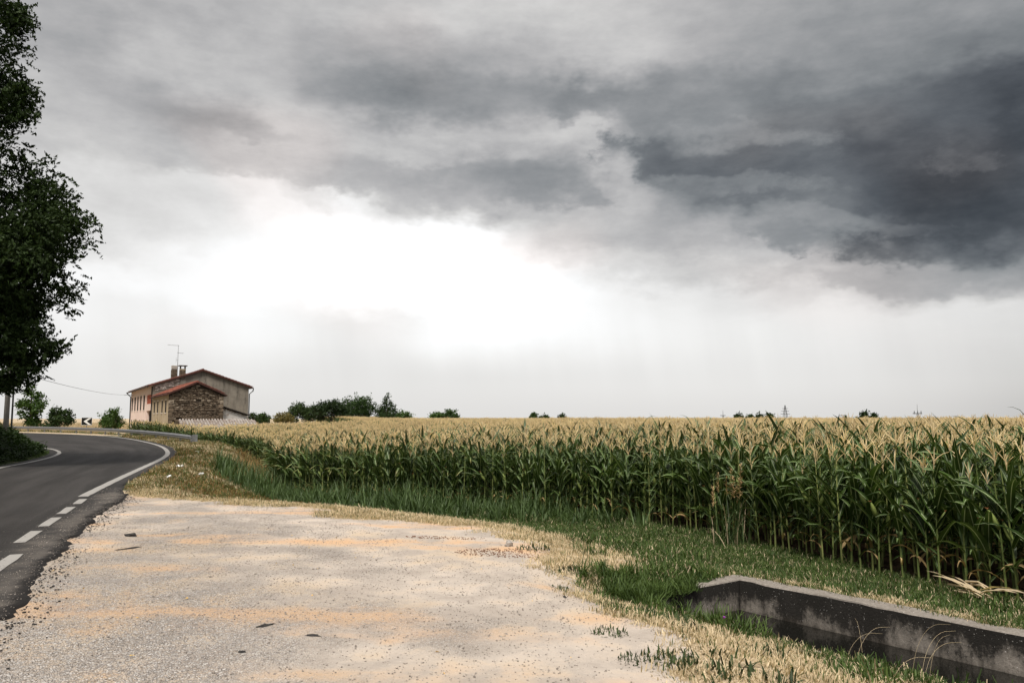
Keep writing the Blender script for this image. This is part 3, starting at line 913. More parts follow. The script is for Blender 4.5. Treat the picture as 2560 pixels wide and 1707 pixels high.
def build_corn():
    pts = []
    for k in range(17):
        row = resample(offset_path(FRONT, .15 + .62 * k + (.0 if k else .05)), step=.19)
        row = row + rng.normal(0, .035, row.shape)
        if k == 0: row = row[rng.random(len(row)) > .06]
        for p in row: pts.append((p[0], p[1], k))
    pts = np.array(pts)
    fd = poly_dist(FIELD, pts[:, 0], pts[:, 1])
    pts = pts[(fd < .05) & ((pts[:, 1] < 40) | (pts[:, 2] < 2))]
    x, y, row = pts.T
    z = ground_z(x, y)
    rr = np.hypot(x, y); azd = np.degrees(np.arctan2(x, y))
    # the three hundred that show largest: front rows, in view, near
    seen = (np.abs(azd) < 34) & (y > 3)
    score = rr * (1 + .22 * row) + np.where(seen, 0, 1e6) + np.where((y > 21) & (x < -1), 12, 0)
    order = np.argsort(score)
    mine = order[:300]
    full = set(order[:130].tolist())
    rl = random.Random(3)
    lib = {kd: [Plant() for _ in range(n)] for kd, n in (('dry', 5), ('low', 5), ('mid', 10), ('top', 6))}
    meshes = {}
    for kd, L in lib.items():
        meshes[kd] = []
        for i, P in enumerate(L):
            P.add(leaf_geo(seed=i, seg=8, **leaf_params(kd, rl)), 0)
            meshes[kd].append(P.mesh('leaf_' + kd, [M_DRYLEAF if kd == 'dry' else M_LEAF]))
    def one(g, m):
        P = Plant(); P.add(g, 0); return P.mesh('corn_piece', [m])
    stalks = [one(stalk_geo(1.56, i, 7), M_STALK) for i in range(4)]
    tassels = [one(tassel_geo(.29, i, None, .9), M_TASSEL) for i in range(6)]
    ears = [one(ear_geo(i), M_HUSK) for i in range(2)]
    silks = [one(silk_geo(i), M_SILK) for i in range(2)]
    fol = [corn_plant_mesh(i, 'foliage') for i in range(8)]
    for q in mine:
        s = rl.gauss(TALL * (.90, .95, .99, 1.0)[min(3, int(row[q]))], .065)
        o = empty('corn_plant', (x[q], y[q], z[q]), rl.uniform(0, 6.28), label='tall green corn plant with pale tassel in the front rows facing the grass', cat='corn plant', group='corn plants in the front rows')
        o.scale = (s, s, s); o.rotation_euler = (rl.gauss(0, .035), rl.gauss(0, .035), rl.uniform(0, 6.28))
        link('stalk', stalks[rl.randrange(4)], o)
        t = link('tassel', tassels[rl.randrange(6)], o); t.location = (0, 0, 1.55); t.rotation_euler = (rl.gauss(0, .06), rl.gauss(0, .06), rl.uniform(0, 6.28))
        if rl.random() < .6:
            e = link('ear', ears[rl.randrange(2)], o); e.location = (0, 0, rl.uniform(.68, .9)); e.rotation_euler = (0, 0, rl.uniform(0, 6.28))
            link('silk', silks[rl.randrange(2)], e)
        if q in full:
            for (lz, az, kd, k) in corn_spec(rl.randrange(1000)):
                lf = link('leaf', rl.choice(meshes[kd]), o)
                lf.location = (0, 0, lz); lf.rotation_euler = (0, 0, az); lf.scale = (k, k, k)
        else:
            f = link('foliage', fol[rl.randrange(8)], o); f.rotation_euler = (0, 0, rl.uniform(0, 6.28))
    rest = np.ones(len(x), bool); rest[mine] = False
    # drop what lies far outside the view
    rest &= (np.abs(azd) < 44) | (rr < 6)
    protos = [proto('corn_copy', corn_plant_mesh(100 + i, fat=.95 if i < 6 else 1.7)) for i in range(10)]
    P = np.stack([x, y, z], 1)[rest]; n = len(P)
    k = rng.normal(TALL, .075, n) * np.array((.91, .96, .99, 1.0))[np.minimum(3, row[rest].astype(int))]
    # inner part of the field: blocks of corn
    gx, gy = np.meshgrid(np.arange(-62, 240, 3.0), np.arange(3, 240, 3.0))
    gx, gy = gx.ravel(), gy.ravel()
    d = poly_dist(FIELD, gx, gy)
    ok = (d < np.where((gy > 42) & (gx < -5), -1.8, -9.6)) & (np.abs(np.degrees(np.arctan2(gx, gy))) < 40)
    gx, gy = gx[ok], gy[ok]
    blocks = [proto('corn_block_copy', corn_patch_mesh(i)) for i in range(4)]
    m = len(gx)
    Pall = np.concatenate([P, np.stack([gx, gy, ground_z(gx, gy)], 1)])
    rz = np.concatenate([rng.uniform(0, 6.28, n), rng.integers(0, 2, m) * math.pi + .75])
    sc = np.concatenate([np.stack([k, k, k], 1), np.stack([np.full(m, 1.1), np.full(m, 1.1), rng.normal(TALL, .03, m)], 1)])
    idx = np.concatenate([np.where(np.hypot(P[:, 0], P[:, 1]) < 26, rng.integers(0, 6, n), rng.integers(6, 10, n)), 10 + rng.integers(0, 4, m)])
    tilt = np.concatenate([rng.normal(0, .04, (n, 2)), np.zeros((m, 2))])
    scatter('corn_field', protos + blocks, Pall, rz, sc, idx, tilt, label='wide field of tall corn with straw coloured tassels behind its front rows', cat='corn field')


build_corn()

# ------------------------------------------------------------------ grasses and weeds
M_GRASS = leafmat('green_grass', (.036, .070, .016), (.10, .148, .040), .33, .55, .25)
M_STRAW = leafmat('dry_grass', (.42, .335, .215), (.68, .56, .39), .3, .8, .1, vary=.3)
M_TAWNY = leafmat('tawny_grass', (.16, .085, .035), (.38, .24, .11), .2, .8, .1)
M_REED = leafmat('reed_leaf', (.032, .064, .017), (.092, .142, .047), .3, .5, .3, rib=(.18, .25, .11))
M_WEED = leafmat('weed_leaf', (.016, .030, .010), (.045, .066, .022), .15, .6, .25)
M_OLIVE = leafmat('olive_grass', (.07, .075, .022), (.16, .15, .055), .25, .7, .15)
M_SEED = leafmat('seed_head', (.30, .19, .09), (.50, .36, .20), .2, .8, .1)


def blades(n, h, spread, width, lean, seed, seg=2, mats=(0,), mix=None, droop=.5):
    """a tuft of n blades as one mesh"""
    r = random.Random(seed); P = Plant()
    for k in range(n):
        a = r.uniform(0, 6.283); q = spread * math.sqrt(r.random()); b = r.uniform(0, 6.283)
        th0 = abs(r.gauss(0, lean)); hh = h * r.uniform(.45, 1.15)
        mi = mats[0] if mix is None or r.random() > mix else mats[1]
        P.add(leaf_geo(hh, width * r.uniform(.7, 1.3), th0, th0 + r.uniform(.1, 1) * droop * 2, seg=seg, seed=k, p0=(math.cos(b) * q, math.sin(b) * q, -.01), az=a), mi)
    return P


def weed_geo(seed, n=26, rad=.16, h=.07, size=.035):
    """low rosette of small broad leaves"""
    r = random.Random(seed); P = Plant()
    for k in range(n):
        a = r.uniform(0, 6.283); q = rad * math.sqrt(r.random())
        c = Vector((math.cos(a) * q, math.sin(a) * q, h * r.uniform(.15, 1) * (1 - .5 * q / rad)))
        P.add(leaf_geo(size * r.uniform(.8, 1.9), size * r.uniform(.5, .9), r.uniform(.6, 1.4), r.uniform(1.4, 2.1), seg=3, seed=k, p0=c, az=r.uniform(0, 6.28)), 0)
    return P


def pts_in(x0, x1, y0, y1, n, dens):
    """n tries in a box, kept with probability dens(x, y)"""
    x, y = rng.uniform(x0, x1, n), rng.uniform(y0, y1, n)
    k = rng.random(n) < np.clip(dens(x, y), 0, 1)
    return x[k], y[k]


def in_view(x, y, a=36): return (np.abs(np.degrees(np.arctan2(x, y))) < a) & (y > 2)


def ditch_free(x, y):
    u, v = ditch_uv(x, y)
    return ~((u > -.3) & (u < DITCH_L + .1) & (v > -.26) & (v < DITCH_W + .12))


def field_free(x, y, m=0.0): return poly_dist(FIELD, x, y) > m


def dryness(x, y):
    """1 straw, 0 green: the same map the ground sheet carries, with its own patches"""
    dl = poly_dist(LOT, x, y); u, v = ditch_uv(x, y); fd = poly_dist(FIELD, x, y)
    d = sstep(2.9, .2, dl) * .95
    d = np.where((u > -.8) & (v < -.1), .27 + .4 * sstep(-1.0, -.2, v), d)
    d = np.where((u > -.6) & (v > .5), .62, d)
    d = np.where((y > 16) & (fd < 3.2), np.minimum(d, .2), d)
    d = np.maximum(d, .5 * (y > 18) * (x < -8) * (x > -18))
    return d + (fbm(x, y, .9, 41) - .5) * 1.1 + (fbm(x, y, 3.2, 45) - .5) * .5


def put(name, protos, x, y, sc, label, cat, tilt=.12, zoff=0.0):
    n = len(x); z = ground_z(x, y) + zoff
    return scatter(name, protos, np.stack([x, y, z], 1), rng.uniform(0, 6.28, n), sc, tilt=rng.normal(0, tilt, (n, 2)), label=label, cat=cat)


_OE = resample(OUTER_EDGE, step=.4)


def off_road(x, y):
    """outside the asphalt's outer edge"""
    s = np.interp(y, _OE[:, 1], _OE[:, 0])
    return x > s + .15


def build_grass():
    g = [proto('tuft', blades(36, .075, .10, .0045, .75, i, mix=.05, mats=(0, 1), droop=.9).mesh('tuft', [M_GRASS, M_STRAW])) for i in range(4)]
    d = [proto('straw_tuft', blades(26, .06, .10, .0042, 1.15, 20 + i, mix=.12, mats=(0, 1), droop=.7).mesh('straw_tuft', [M_STRAW, M_GRASS])) for i in range(4)]
    # near verge and the strip round the lot
    def near(x, y):
        dl = poly_dist(LOT, x, y) + (fbm(x, y, 1.1, 3) - .5) * 1.1
        return in_view(x, y, 38) & ditch_free(x, y) & field_free(x, y, -.35), dl
    def dens_g(x, y):
        ok, dl = near(x, y)
        return ok * (dl > .02) * sstep(.62, .38, dryness(x, y))
    def dens_d(x, y):
        ok, dl = near(x, y)
        ok = ok & off_road(x, y)
        return ok * (dl > -.28) * sstep(.30, .55, dryness(x, y)) * (.25 + .75 * sstep(-.25, .25, dl))
    xg, yg = pts_in(-7, 9, 3, 24, 60000, dens_g)
    xd, yd = pts_in(-9.5, 7, 3, 20, 60000, dens_d)
    put('green_grass', g, xg, yg, rng.uniform(.6, 1.5, len(xg)) * (1 + .5 * (fbm(xg, yg, .8, 61) > .55)), 'short green grass on the verge between ditch and corn', 'grass')
    put('dry_grass', d, xd, yd, rng.uniform(.6, 1.5, len(xd)), 'parched straw coloured grass round the gravel lot', 'grass')
    lush = [proto('lush_tuft', blades(26, .17, .09, .009, .55, 220 + i, seg=3, droop=.8).mesh('lush_tuft', [M_GRASS])) for i in range(3)]
    k = 420; a = rng.uniform(0, 1, k); px = 1.15 + a * 1.35 + rng.normal(0, .16, k); py = 9.75 - a * 1.75 + rng.normal(0, .16, k)
    q = ditch_free(px, py); px, py = px[q], py[q]
    hu = rng.uniform(-.32, .05, 150); hv = rng.uniform(.8, DITCH_W + .25, 150); hx = WALL_A[0] + WALL_DIR[0] * hu + WALL_N[0] * hv; hy = WALL_A[1] + WALL_DIR[1] * hu + WALL_N[1] * hv
    scatter('lush_wall_grass', lush, np.stack([hx, hy, np.full(150, WALL_TOP - .02)], 1), rng.uniform(0, 6, 150), rng.uniform(.5, 1.2, 150), tilt=rng.normal(0, .3, (150, 2)), label='green grass hanging over the end wall of the ditch', cat='grass')
    put('lush_grass', lush, px, py, rng.uniform(.6, 1.5, len(px)), 'lush green grass spilling over the near corner of the ditch', 'grass', .2)
    k = 260; u = rng.uniform(.6, 6, k); v = rng.normal(DITCH_W + .22, .1, k)
    px = WALL_A[0] + WALL_DIR[0] * u + WALL_N[0] * v; py = WALL_A[1] + WALL_DIR[1] * u + WALL_N[1] * v
    u2 = rng.uniform(-.2, 9, 420); v2 = rng.normal(-.27, .035, 420)
    px2 = WALL_A[0] + WALL_DIR[0] * u2 + WALL_N[0] * v2; py2 = WALL_A[1] + WALL_DIR[1] * u2 + WALL_N[1] * v2
    put('rim_grass', g[:2] + d[:2], px2, py2, rng.uniform(.5, 1.2, 420), 'short tufts creeping over the far rim of the ditch', 'grass', .3)
    put('ditch_edge_grass', lush, px, py, rng.uniform(.25, .6, k), 'tufts of grass along the near edge of the ditch', 'grass', .25)
    # road bank
    def bank(x, y):
        dp = poly_dist(PLATFORM, x, y)
        oe = np.asarray(OUTER_EDGE)
        k = np.min(np.hypot(x[:, None] - RE[None, :, 0], y[:, None] - RE[None, :, 1]), 1)
        side = np.interp(y, oe[:, 1], oe[:, 0])
        return (x > side + .12) & (dp < 7) & field_free(x, y, .1) & (poly_dist(LOT, x, y) > .1)
    RE = resample(OUTER_EDGE, step=.5)
    xb, yb = pts_in(-32, -4, 16.5, 66, 90000, lambda x, y: bank(x, y) * (.9 if True else 1) * np.where(y > 42, .6, 1))
    dd = .42 + (fbm(xb, yb, .55, 71) - .5) * 1.5 + rng.normal(0, .16, len(xb)) - .35 * sstep(1.2, 3.2, poly_dist(PLATFORM, xb, yb)) + .25 * (yb > 40)
    big = np.clip(np.hypot(xb, yb) / 20, 1, 2.2)
    s = dd < .5
    gb = [proto('bank_tuft', blades(30, .075, .10, .0048, .8, 240 + i, mix=.38, mats=(0, 1), droop=.9).mesh('bank_tuft', [M_GRASS, M_TAWNY])) for i in range(3)]
    db = [proto('dry_bank_tuft', blades(28, .065, .10, .0046, 1.0, 250 + i, mix=.45, mats=(0, 1), droop=.8).mesh('dry_bank_tuft', [M_STRAW, M_OLIVE])) for i in range(3)]
    put('bank_grass', gb, xb[s], yb[s], rng.uniform(.8, 1.7, s.sum()) * big[s], 'green grass on the bank between road bend and corn', 'grass')
    put('dry_bank_grass', db, xb[~s], yb[~s], rng.uniform(.8, 1.6, (~s).sum()) * big[~s], 'dry tawny grass on the bank along the road bend', 'grass')
    # reeds and tall grass in the low strip before the corn
    reed = [proto('reed', blades(10, .80, .18, .030, .45, 80 + i, seg=5, droop=.7).mesh('reed', [M_REED])) for i in range(5)]
    fr = resample(FRONT, step=.05); fr = fr[(fr[:, 1] > 16.5) & (fr[:, 1] < 36)]
    k = rng.integers(0, len(fr), 1500)
    off = rng.uniform(-.5, 1.0, 1500) ** 1 * (1 + 1.3 * sstep(17, 23, fr[k, 1]))
    px = fr[k, 0] - off * .70; py = fr[k, 1] - off * .72
    keep = (rng.random(1500) < sstep(16.5, 20, py)) & (poly_dist(LOT, px, py) > .9)
    px, py = px[keep], py[keep]
    put('reed_grass', reed, px, py, rng.uniform(.4, 1.2, len(px)) * (.45 + 1.0 * fbm(px, py, .5, 91)), 'tall strappy reed grass in front of the corn foot', 'reeds', .1)
    # rust coloured dry growth where field meets bank
    taw = [proto('tawny', blades(14, .62, .2, .022, .6, 120 + i, seg=4, droop=.9, mix=.35, mats=(0, 1)).mesh('tawny', [M_TAWNY, M_REED])) for i in range(4)]
    k = rng.integers(0, len(fr), 700)
    fr2 = resample(FRONT, step=.05); fr2 = fr2[(fr2[:, 1] > 29.5) & (fr2[:, 1] < 50)]
    k = rng.integers(0, len(fr2), 420)
    off = rng.uniform(-.3, 1.5, 420)
    px = fr2[k, 0] - off * .95; py = fr2[k, 1] - off * .3
    put('tawny_weeds', taw, px, py, rng.uniform(.7, 1.25, len(px)), 'rust brown dry weeds between bank and corn', 'weeds', .1)
    # coarse growth behind the guard rail
    ra = resample(smooth_path(RAIL, 2), step=.1)
    k = rng.integers(0, len(ra), 1500); off = rng.uniform(.4, 2.2, 1500)
    q = offset_path(ra, 1.0) - ra
    px = ra[k, 0] + q[k, 0] * off; py = ra[k, 1] + q[k, 1] * off
    fl = rng.random(len(px)) < .72
    put('rail_weeds', reed, px[fl], py[fl], rng.uniform(.2, .5, fl.sum()), 'green weeds growing behind the guard rail', 'weeds', .1)
    put('dry_rail_weeds', taw, px[~fl], py[~fl], rng.uniform(.25, .55, (~fl).sum()), 'dry brown weeds growing behind the guard rail', 'weeds', .1)
    # ripe cereal beyond the rail, left of the farmhouse
    cer = [proto('cereal', blades(60, .75, .5, .03, .18, 160 + i, seg=2, droop=.4).mesh('cereal', [M_STRAW])) for i in range(3)]
    def dens_c(x, y):
        e = resample(RAIL, step=1.0)
        side = np.interp(x, e[::-1, 0], e[::-1, 1])
        return (y > side + 4) * (poly_dist(HOUSE_YARD, x, y) > 0)
    px, py = pts_in(-120, -33, 70, 170, 9000, dens_c)
    put('cereal_field', cer, px, py, rng.uniform(.8, 1.2, len(px)), 'ripe golden cereal field beyond the guard rail', 'cereal field', .05)


HOUSE_YARD = np.array([(-45, 88), (-64, 122), (-50, 138), (-22, 112), (-19, 85), (-36, 74)], float)
build_grass()


def build_lot_weeds():
    """low dark weeds that stand alone on the edge of the gravel: one can count them"""
    wm = [blades(130, .055, .19, .011, 1.35, 500 + i, seg=3, droop=.35).mesh('weed', [M_WEED]) for i in range(4)]
    spots = [((1.40, 7.42), 1.25, 'broad dark weed mat on gravel nearest the ditch grass', 2), ((1.16, 7.72), .8, 'small dark weed beside the broad weed mat on gravel', 0),
             ((1.40, 5.98), 1.3, 'dark spreading weed at the near right edge of the gravel', 1), ((1.16, 6.04), .9, 'dark weed just left of the spreading weed at the gravel edge', 3),
             ((1.62, 5.55), 1.3, 'dark weed clump in dry grass at the bottom of the picture', 2), ((.93, 6.0), .6, 'little dark weed alone on bare sand', 1),
             ((.62, 9.75), .75, 'dark weed tuft on the gravel beyond the sandy patch', 0), ((.50, 8.85), .5, 'tiny dark weed sprig left of the dry grass', 3),
             ((.80, 6.75), .55, 'wiry small weed with a yellow leaf on sand', 2), ((.30, 10.9), .9, 'dark grass tuft at the end of the brown soil stain', 1), ((1.95, 6.55), 1.0, 'dark green weed among straw grass by the ditch', 0)]
    for (x, y), s, lab, k in spots:
        o = empty('weed', (x, y, float(ground_z(x, y)[0]) + .005), random.uniform(0, 6.28), label=lab, cat='weed', group='weeds on the gravel edge')
        o.scale = (s * 1.4, s * 1.4, s * 1.6)
        link('leaf_mat', wm[k], o)


build_lot_weeds()

# ------------------------------------------------------------------ old farmhouse, its stone wing and sheds
def m_plaster(c0, c1, dark, streak=1.0):
    def f(T, b):
        co = T.coord('Object'); x, y, z = T.sep(co)
        n = T.noise(co, .9, 6, .65); s = T.noise(T.mapping(co, scale=(1.6, 1.6, .25)), 1.5, 6, .65); g = T.noise(co, 9, 5, .65)
        c = T.mix((n * .6 + g * .4).step(.36, .64), c0, c1)
        c = T.mix((s * .6 + g * .4).step(.50, .64) * streak, c, dark)
        T.link(c, b.inputs['Base Color']); bump(T, b, g + n, .5, .03)
    return f


M_PINK = mat('pink_plaster', rough=.9, spec=.15, build=m_plaster((.68, .53, .47), (.76, .64, .58), (.56, .47, .44), .5))
M_GREYPLASTER = mat('weathered_grey_plaster', rough=.95, spec=.1, build=m_plaster((.15, .135, .115), (.24, .215, .18), (.062, .056, .048), .9))
M_OCHRE = mat('worn_ochre_plaster', rough=.95, spec=.1, build=m_plaster((.34, .27, .18), (.44, .37, .27), (.16, .125, .085), .7))
M_MORTAR = plain('dark_mortar', (.030, .024, .018), (.060, .048, .036), 8, .95, .1)
M_SHADE = plain('painted_bay_shade', (.012, .010, .009), (.02, .018, .015), 3, .9, .1)
M_PANE = mat('window_pane', (.012, .012, .013), .8, .05)
M_FRAME = plain('weathered_frame', (.05, .038, .03), (.10, .08, .065), 12, .8)
M_SURROUND = plain('pale_stone_trim', (.55, .50, .44), (.66, .61, .55), 9, .85)
M_PIPE = plain('dark_downpipe', (.02, .018, .018), (.04, .035, .03), 8, .6)
M_BRICKRED = plain('red_brick', (.30, .075, .045), (.45, .13, .075), 10, .9)
M_WHITEWASH = plain('whitewashed_brick', (.74, .69, .64), (.84, .80, .75), 5, .9, c2=(.42, .34, .28))
M_BOARD = plain('red_brown_verge', (.05, .024, .020), (.085, .038, .03), 6, .9)
M_SLATE = plain('dark_roof_sheet', (.045, .038, .034), (.09, .075, .065), 5, .8)


def stonemat(name, stops):
    def f(T, b):
        geo = T.new('ShaderNodeNewGeometry'); oi = T.new('ShaderNodeObjectInfo')
        r = T.v(geo.outputs['Random Per Island']) * .5 + T.v(oi.outputs['Random']) * .5
        c = T.ramp(r, stops, 'LINEAR'); co = T.coord('Object')
        c = T.mix(T.noise(co, 7, 5, .65).step(.35, .7) * .55, c, (.06, .05, .04))
        T.link(c, b.inputs['Base Color']); bump(T, b, T.noise(co, 12, 5, .6), .6, .02)
    return mat(name, rough=.92, spec=.12, build=f)


M_STONE = stonemat('rubble_stone', [(.15, (.060, .043, .030)), (.38, (.125, .092, .063)), (.5, (.20, .155, .112)), (.62, (.10, .075, .052)), (.80, (.42, .35, .27)), (.9, (.17, .13, .095))])
M_PALESTONE = stonemat('limewashed_stone', [(.1, (.60, .54, .49)), (.5, (.72, .67, .62)), (.9, (.45, .38, .33))])
M_TILE = stonemat('clay_tile', [(.1, (.19, .060, .042)), (.4, (.30, .098, .068)), (.7, (.23, .078, .055)), (.95, (.36, .17, .12))])
M_DARKTILE = stonemat('dark_clay_tile', [(.1, (.10, .038, .030)), (.4, (.16, .058, .044)), (.7, (.12, .046, .036)), (.95, (.20, .095, .07))])  # darker red-brown version of the clay tile
M_OLDTILE = stonemat('bleached_tile', [(.1, (.36, .33, .30)), (.5, (.46, .42, .39)), (.8, (.28, .22, .19)), (.95, (.30, .17, .12))])


def wall_yz(y0, y1, z0, ztop, openings, x0=0.0, th=.35):
    """wall in the plane x = x0, butted boxes round the openings (y0, y1, z0, z1)"""
    m = MB(); ys = sorted({y0, y1} | {q for o in openings for q in o[:2]})
    for a, b in zip(ys[:-1], ys[1:]):
        zs = z0
        for o in sorted([o for o in openings if o[0] <= a + 1e-6 and o[1] >= b - 1e-6], key=lambda o: o[2]):
            m.box(x0, x0 + th, a, b, zs, o[2]); zs = o[3]
        m.box(x0, x0 + th, a, b, zs, ztop)
    return m


def window_x(parent, y0, y1, z0, z1, x0=0.0, bars=True, trim=True, open_=False):
    w = MB()
    for a, b, c, d in ((y0, y1, z0, z0 + .06), (y0, y1, z1 - .06, z1), (y0, y0 + .06, z0 + .06, z1 - .06), (y1 - .06, y1, z0 + .06, z1 - .06)):
        w.box(x0 - .012, x0 + .06, a, b, c, d)
    if bars: w.box(x0 - .010, x0 + .055, (y0 + y1) / 2 - .03, (y0 + y1) / 2 + .03, z0 + .06, z1 - .06)
    win = w.build('window', M_FRAME, parent)
    p = MB(); p.box(x0 + .002, x0 + .02, y0 + .061, y1 - .061, z0 + .061, z1 - .061); p.build('pane', M_PANE, win)
    if trim:
        s = MB(); s.box(x0 - .06, x0 - .001, y0 - .08, y1 + .08, z0 - .09, z0 - .002); s.build('sill', M_SURROUND, win)
        s = MB(); s.box(x0 - .025, x0 - .001, y0 - .08, y1 + .08, z1 + .002, z1 + .12); s.build('lintel', M_SURROUND, win)
    return win


def tiled_slope(name, parent, p0, along, down, L, D, material, pitch=.24, course=.42, r=.085):
    """one roof slope: p0 top corner, unit vectors along the ridge and down the slope, every tile a bent shell"""
    nrm = Vector(along).cross(Vector(down)); nrm = nrm if nrm.z > 0 else -nrm
    al, dn = Vector(along), Vector(down)
    m = MB(); n = int(L / pitch); k = int(D / course)
    for i in range(n):
        for j in range(k):
            jx = random.uniform(-.012, .012); jz = random.uniform(0, .02)
            a = Vector(p0) + al * ((i + .5) * pitch + jx) + dn * (j * course) + nrm * (.03 + jz)
            vs = []
            for s, lift, rr in ((0, .0, r * .85), (course * 1.08, .03, r)):
                for t in (-1.35, -.5, .5, 1.35):
                    vs.append(a + dn * s + nrm * lift + al * (math.sin(t) * rr) + nrm * (math.cos(t) * rr))
            m.add(vs, [(q, q + 1, q + 5, q + 4) for q in range(3)])
    o = m.build(name, material, parent, smooth=True); o['kind'] = 'stuff'
    return o


def slope_slab(m, p0, along, down, L, D, th=.12, mi=0):
    al, dn = Vector(along), Vector(down); nrm = al.cross(dn); nrm = nrm if nrm.z > 0 else -nrm
    q = [Vector(p0), Vector(p0) + al * L, Vector(p0) + al * L + dn * D, Vector(p0) + dn * D]
    vs = [v - nrm * th for v in q] + q
    m.add(vs, [(3, 2, 1, 0), (4, 5, 6, 7), (0, 1, 5, 4), (1, 2, 6, 5), (2, 3, 7, 6), (3, 0, 4, 7)], mi)


def gable(m, x0, x1, y, th, z0, ze, zr, mi=0):
    xm = (x0 + x1) / 2
    p = [(x0, z0), (x1, z0), (x1, ze), (xm, zr), (x0, ze)]
    vs = [(x, y, z) for x, z in p] + [(x, y + th, z) for x, z in p]
    m.add(vs, [(4, 3, 2, 1, 0)[::-1], (5, 6, 7, 8, 9)[::-1], (0, 5, 6, 1)[::-1], (1, 6, 7, 2)[::-1], (2, 7, 8, 3)[::-1], (3, 8, 9, 4)[::-1], (4, 9, 5, 0)[::-1]], mi)


STONES = []


def stone_meshes():
    for i in range(10):
        bm = bmesh.new(); bmesh.ops.create_cube(bm, size=1)
        bmesh.ops.bevel(bm, geom=list(bm.edges), offset=.16, segments=1, affect='EDGES')
        r = random.Random(i)
        for v in bm.verts: v.co += Vector([r.uniform(-.06, .06) for _ in range(3)])
        me = bpy.data.meshes.new('stone'); bm.to_mesh(me); bm.free(); me.materials.append(M_STONE); STONES.append(me)


stone_meshes()


def stone_face(parent, x0, x1, y, z0, top, limit=190, seed=1, quoins=True):
    """rubble courses on the plane y (facing -y); stones about 9 cm proud of the mortar at most"""
    r = random.Random(seed); small = MB(); big = []
    z = z0
    while z < 5.4:
        h = r.choice((.08, .10, .12, .12, .15, .2)); x = x0
        while x < x1 - .05:
            w = min(r.uniform(.16, .36) if h < .18 else r.uniform(.22, .52), x1 - x)
            cx, cz = x + w / 2, z + h / 2 + r.uniform(-.015, .015)
            if cz + h / 2 < top(cx) - .05 and r.random() > .05:
                big.append((w * r.uniform(.86, .97), h * r.uniform(.74, .92), cx, cz, r.uniform(.05, .12)))
            x += w
        z += h
    big.sort(key=lambda q: -q[0] * q[1])
    for i, (w, h, cx, cz, d) in enumerate(big):
        if i < limit:
            o = link('stone', STONES[r.randrange(10)], parent)
            o.location = (cx, y - d / 2 + .03, cz); o.scale = (w, d + .06, h); o.rotation_euler = (0, r.uniform(-.06, .06), 0)
        else:
            me = STONES[r.randrange(10)]
            b = len(small.v)
            small.add([(v.co.x * w + cx, v.co.y * (d + .05) + y - d / 2 + .03, v.co.z * h + cz) for v in me.vertices], [tuple(p.vertices) for p in me.polygons])
    o = small.build('small_stones', M_STONE, parent); o['kind'] = 'stuff'


def chimney(parent, x, y, w, z0, z1, louvre):
    c = MB(); c.box(x - w / 2, x + w / 2, y - w / 2, y + w / 2, z0, z1 - .45)
    body = c.build('chimney', M_OCHRE if not louvre else M_GREYPLASTER, parent)
    r = random.Random(int(w * 100)); st = MB()
    z = z0 + .3
    while z < z1 - .6:
        h = r.uniform(.1, .18); xx = x - w / 2
        while xx < x + w / 2 - .05:
            ww = min(r.uniform(.15, .3), x + w / 2 - xx)
            st.box(xx + .01, xx + ww - .01, y - w / 2 - .03, y - w / 2 + .02, z + .01, z + h - .012, jit=.008)
            st.box(x - w / 2 - .03, x - w / 2 + .02, y + (xx - x) + .01, y + (xx - x) + ww - .01, z + .01, z + h - .012, jit=.008)
            xx += ww
        z += h
    st.build('stone_facing', M_STONE, body)
    cap = MB()
    if louvre:
        for k in range(4): cap.box(x - w / 2 - .03, x + w / 2 + .03, y - w / 2 - .03, y + w / 2 + .03, z1 - .41 + k * .115, z1 - .355 + k * .115)
        cap.box(x - w / 2 + .1, x + w / 2 - .1, y - w / 2 + .1, y + w / 2 - .1, z1 - .45, z1 - .05)
        cap.build('louvre', [M_SURROUND], body)
    else:
        for sx in (-1, 1):
            for sy in (-1, 1): cap.box(x + sx * (w / 2 - .06) - .05, x + sx * (w / 2 - .06) + .05, y + sy * (w / 2 - .06) - .05, y + sy * (w / 2 - .06) + .05, z1 - .45, z1 - .12)
        cap.box(x - w / 2 - .16, x + w / 2 + .16, y - w / 2 - .16, y + w / 2 + .16, z1 - .12, z1 - .02)
        cap.build('cap', M_SLATE, body)


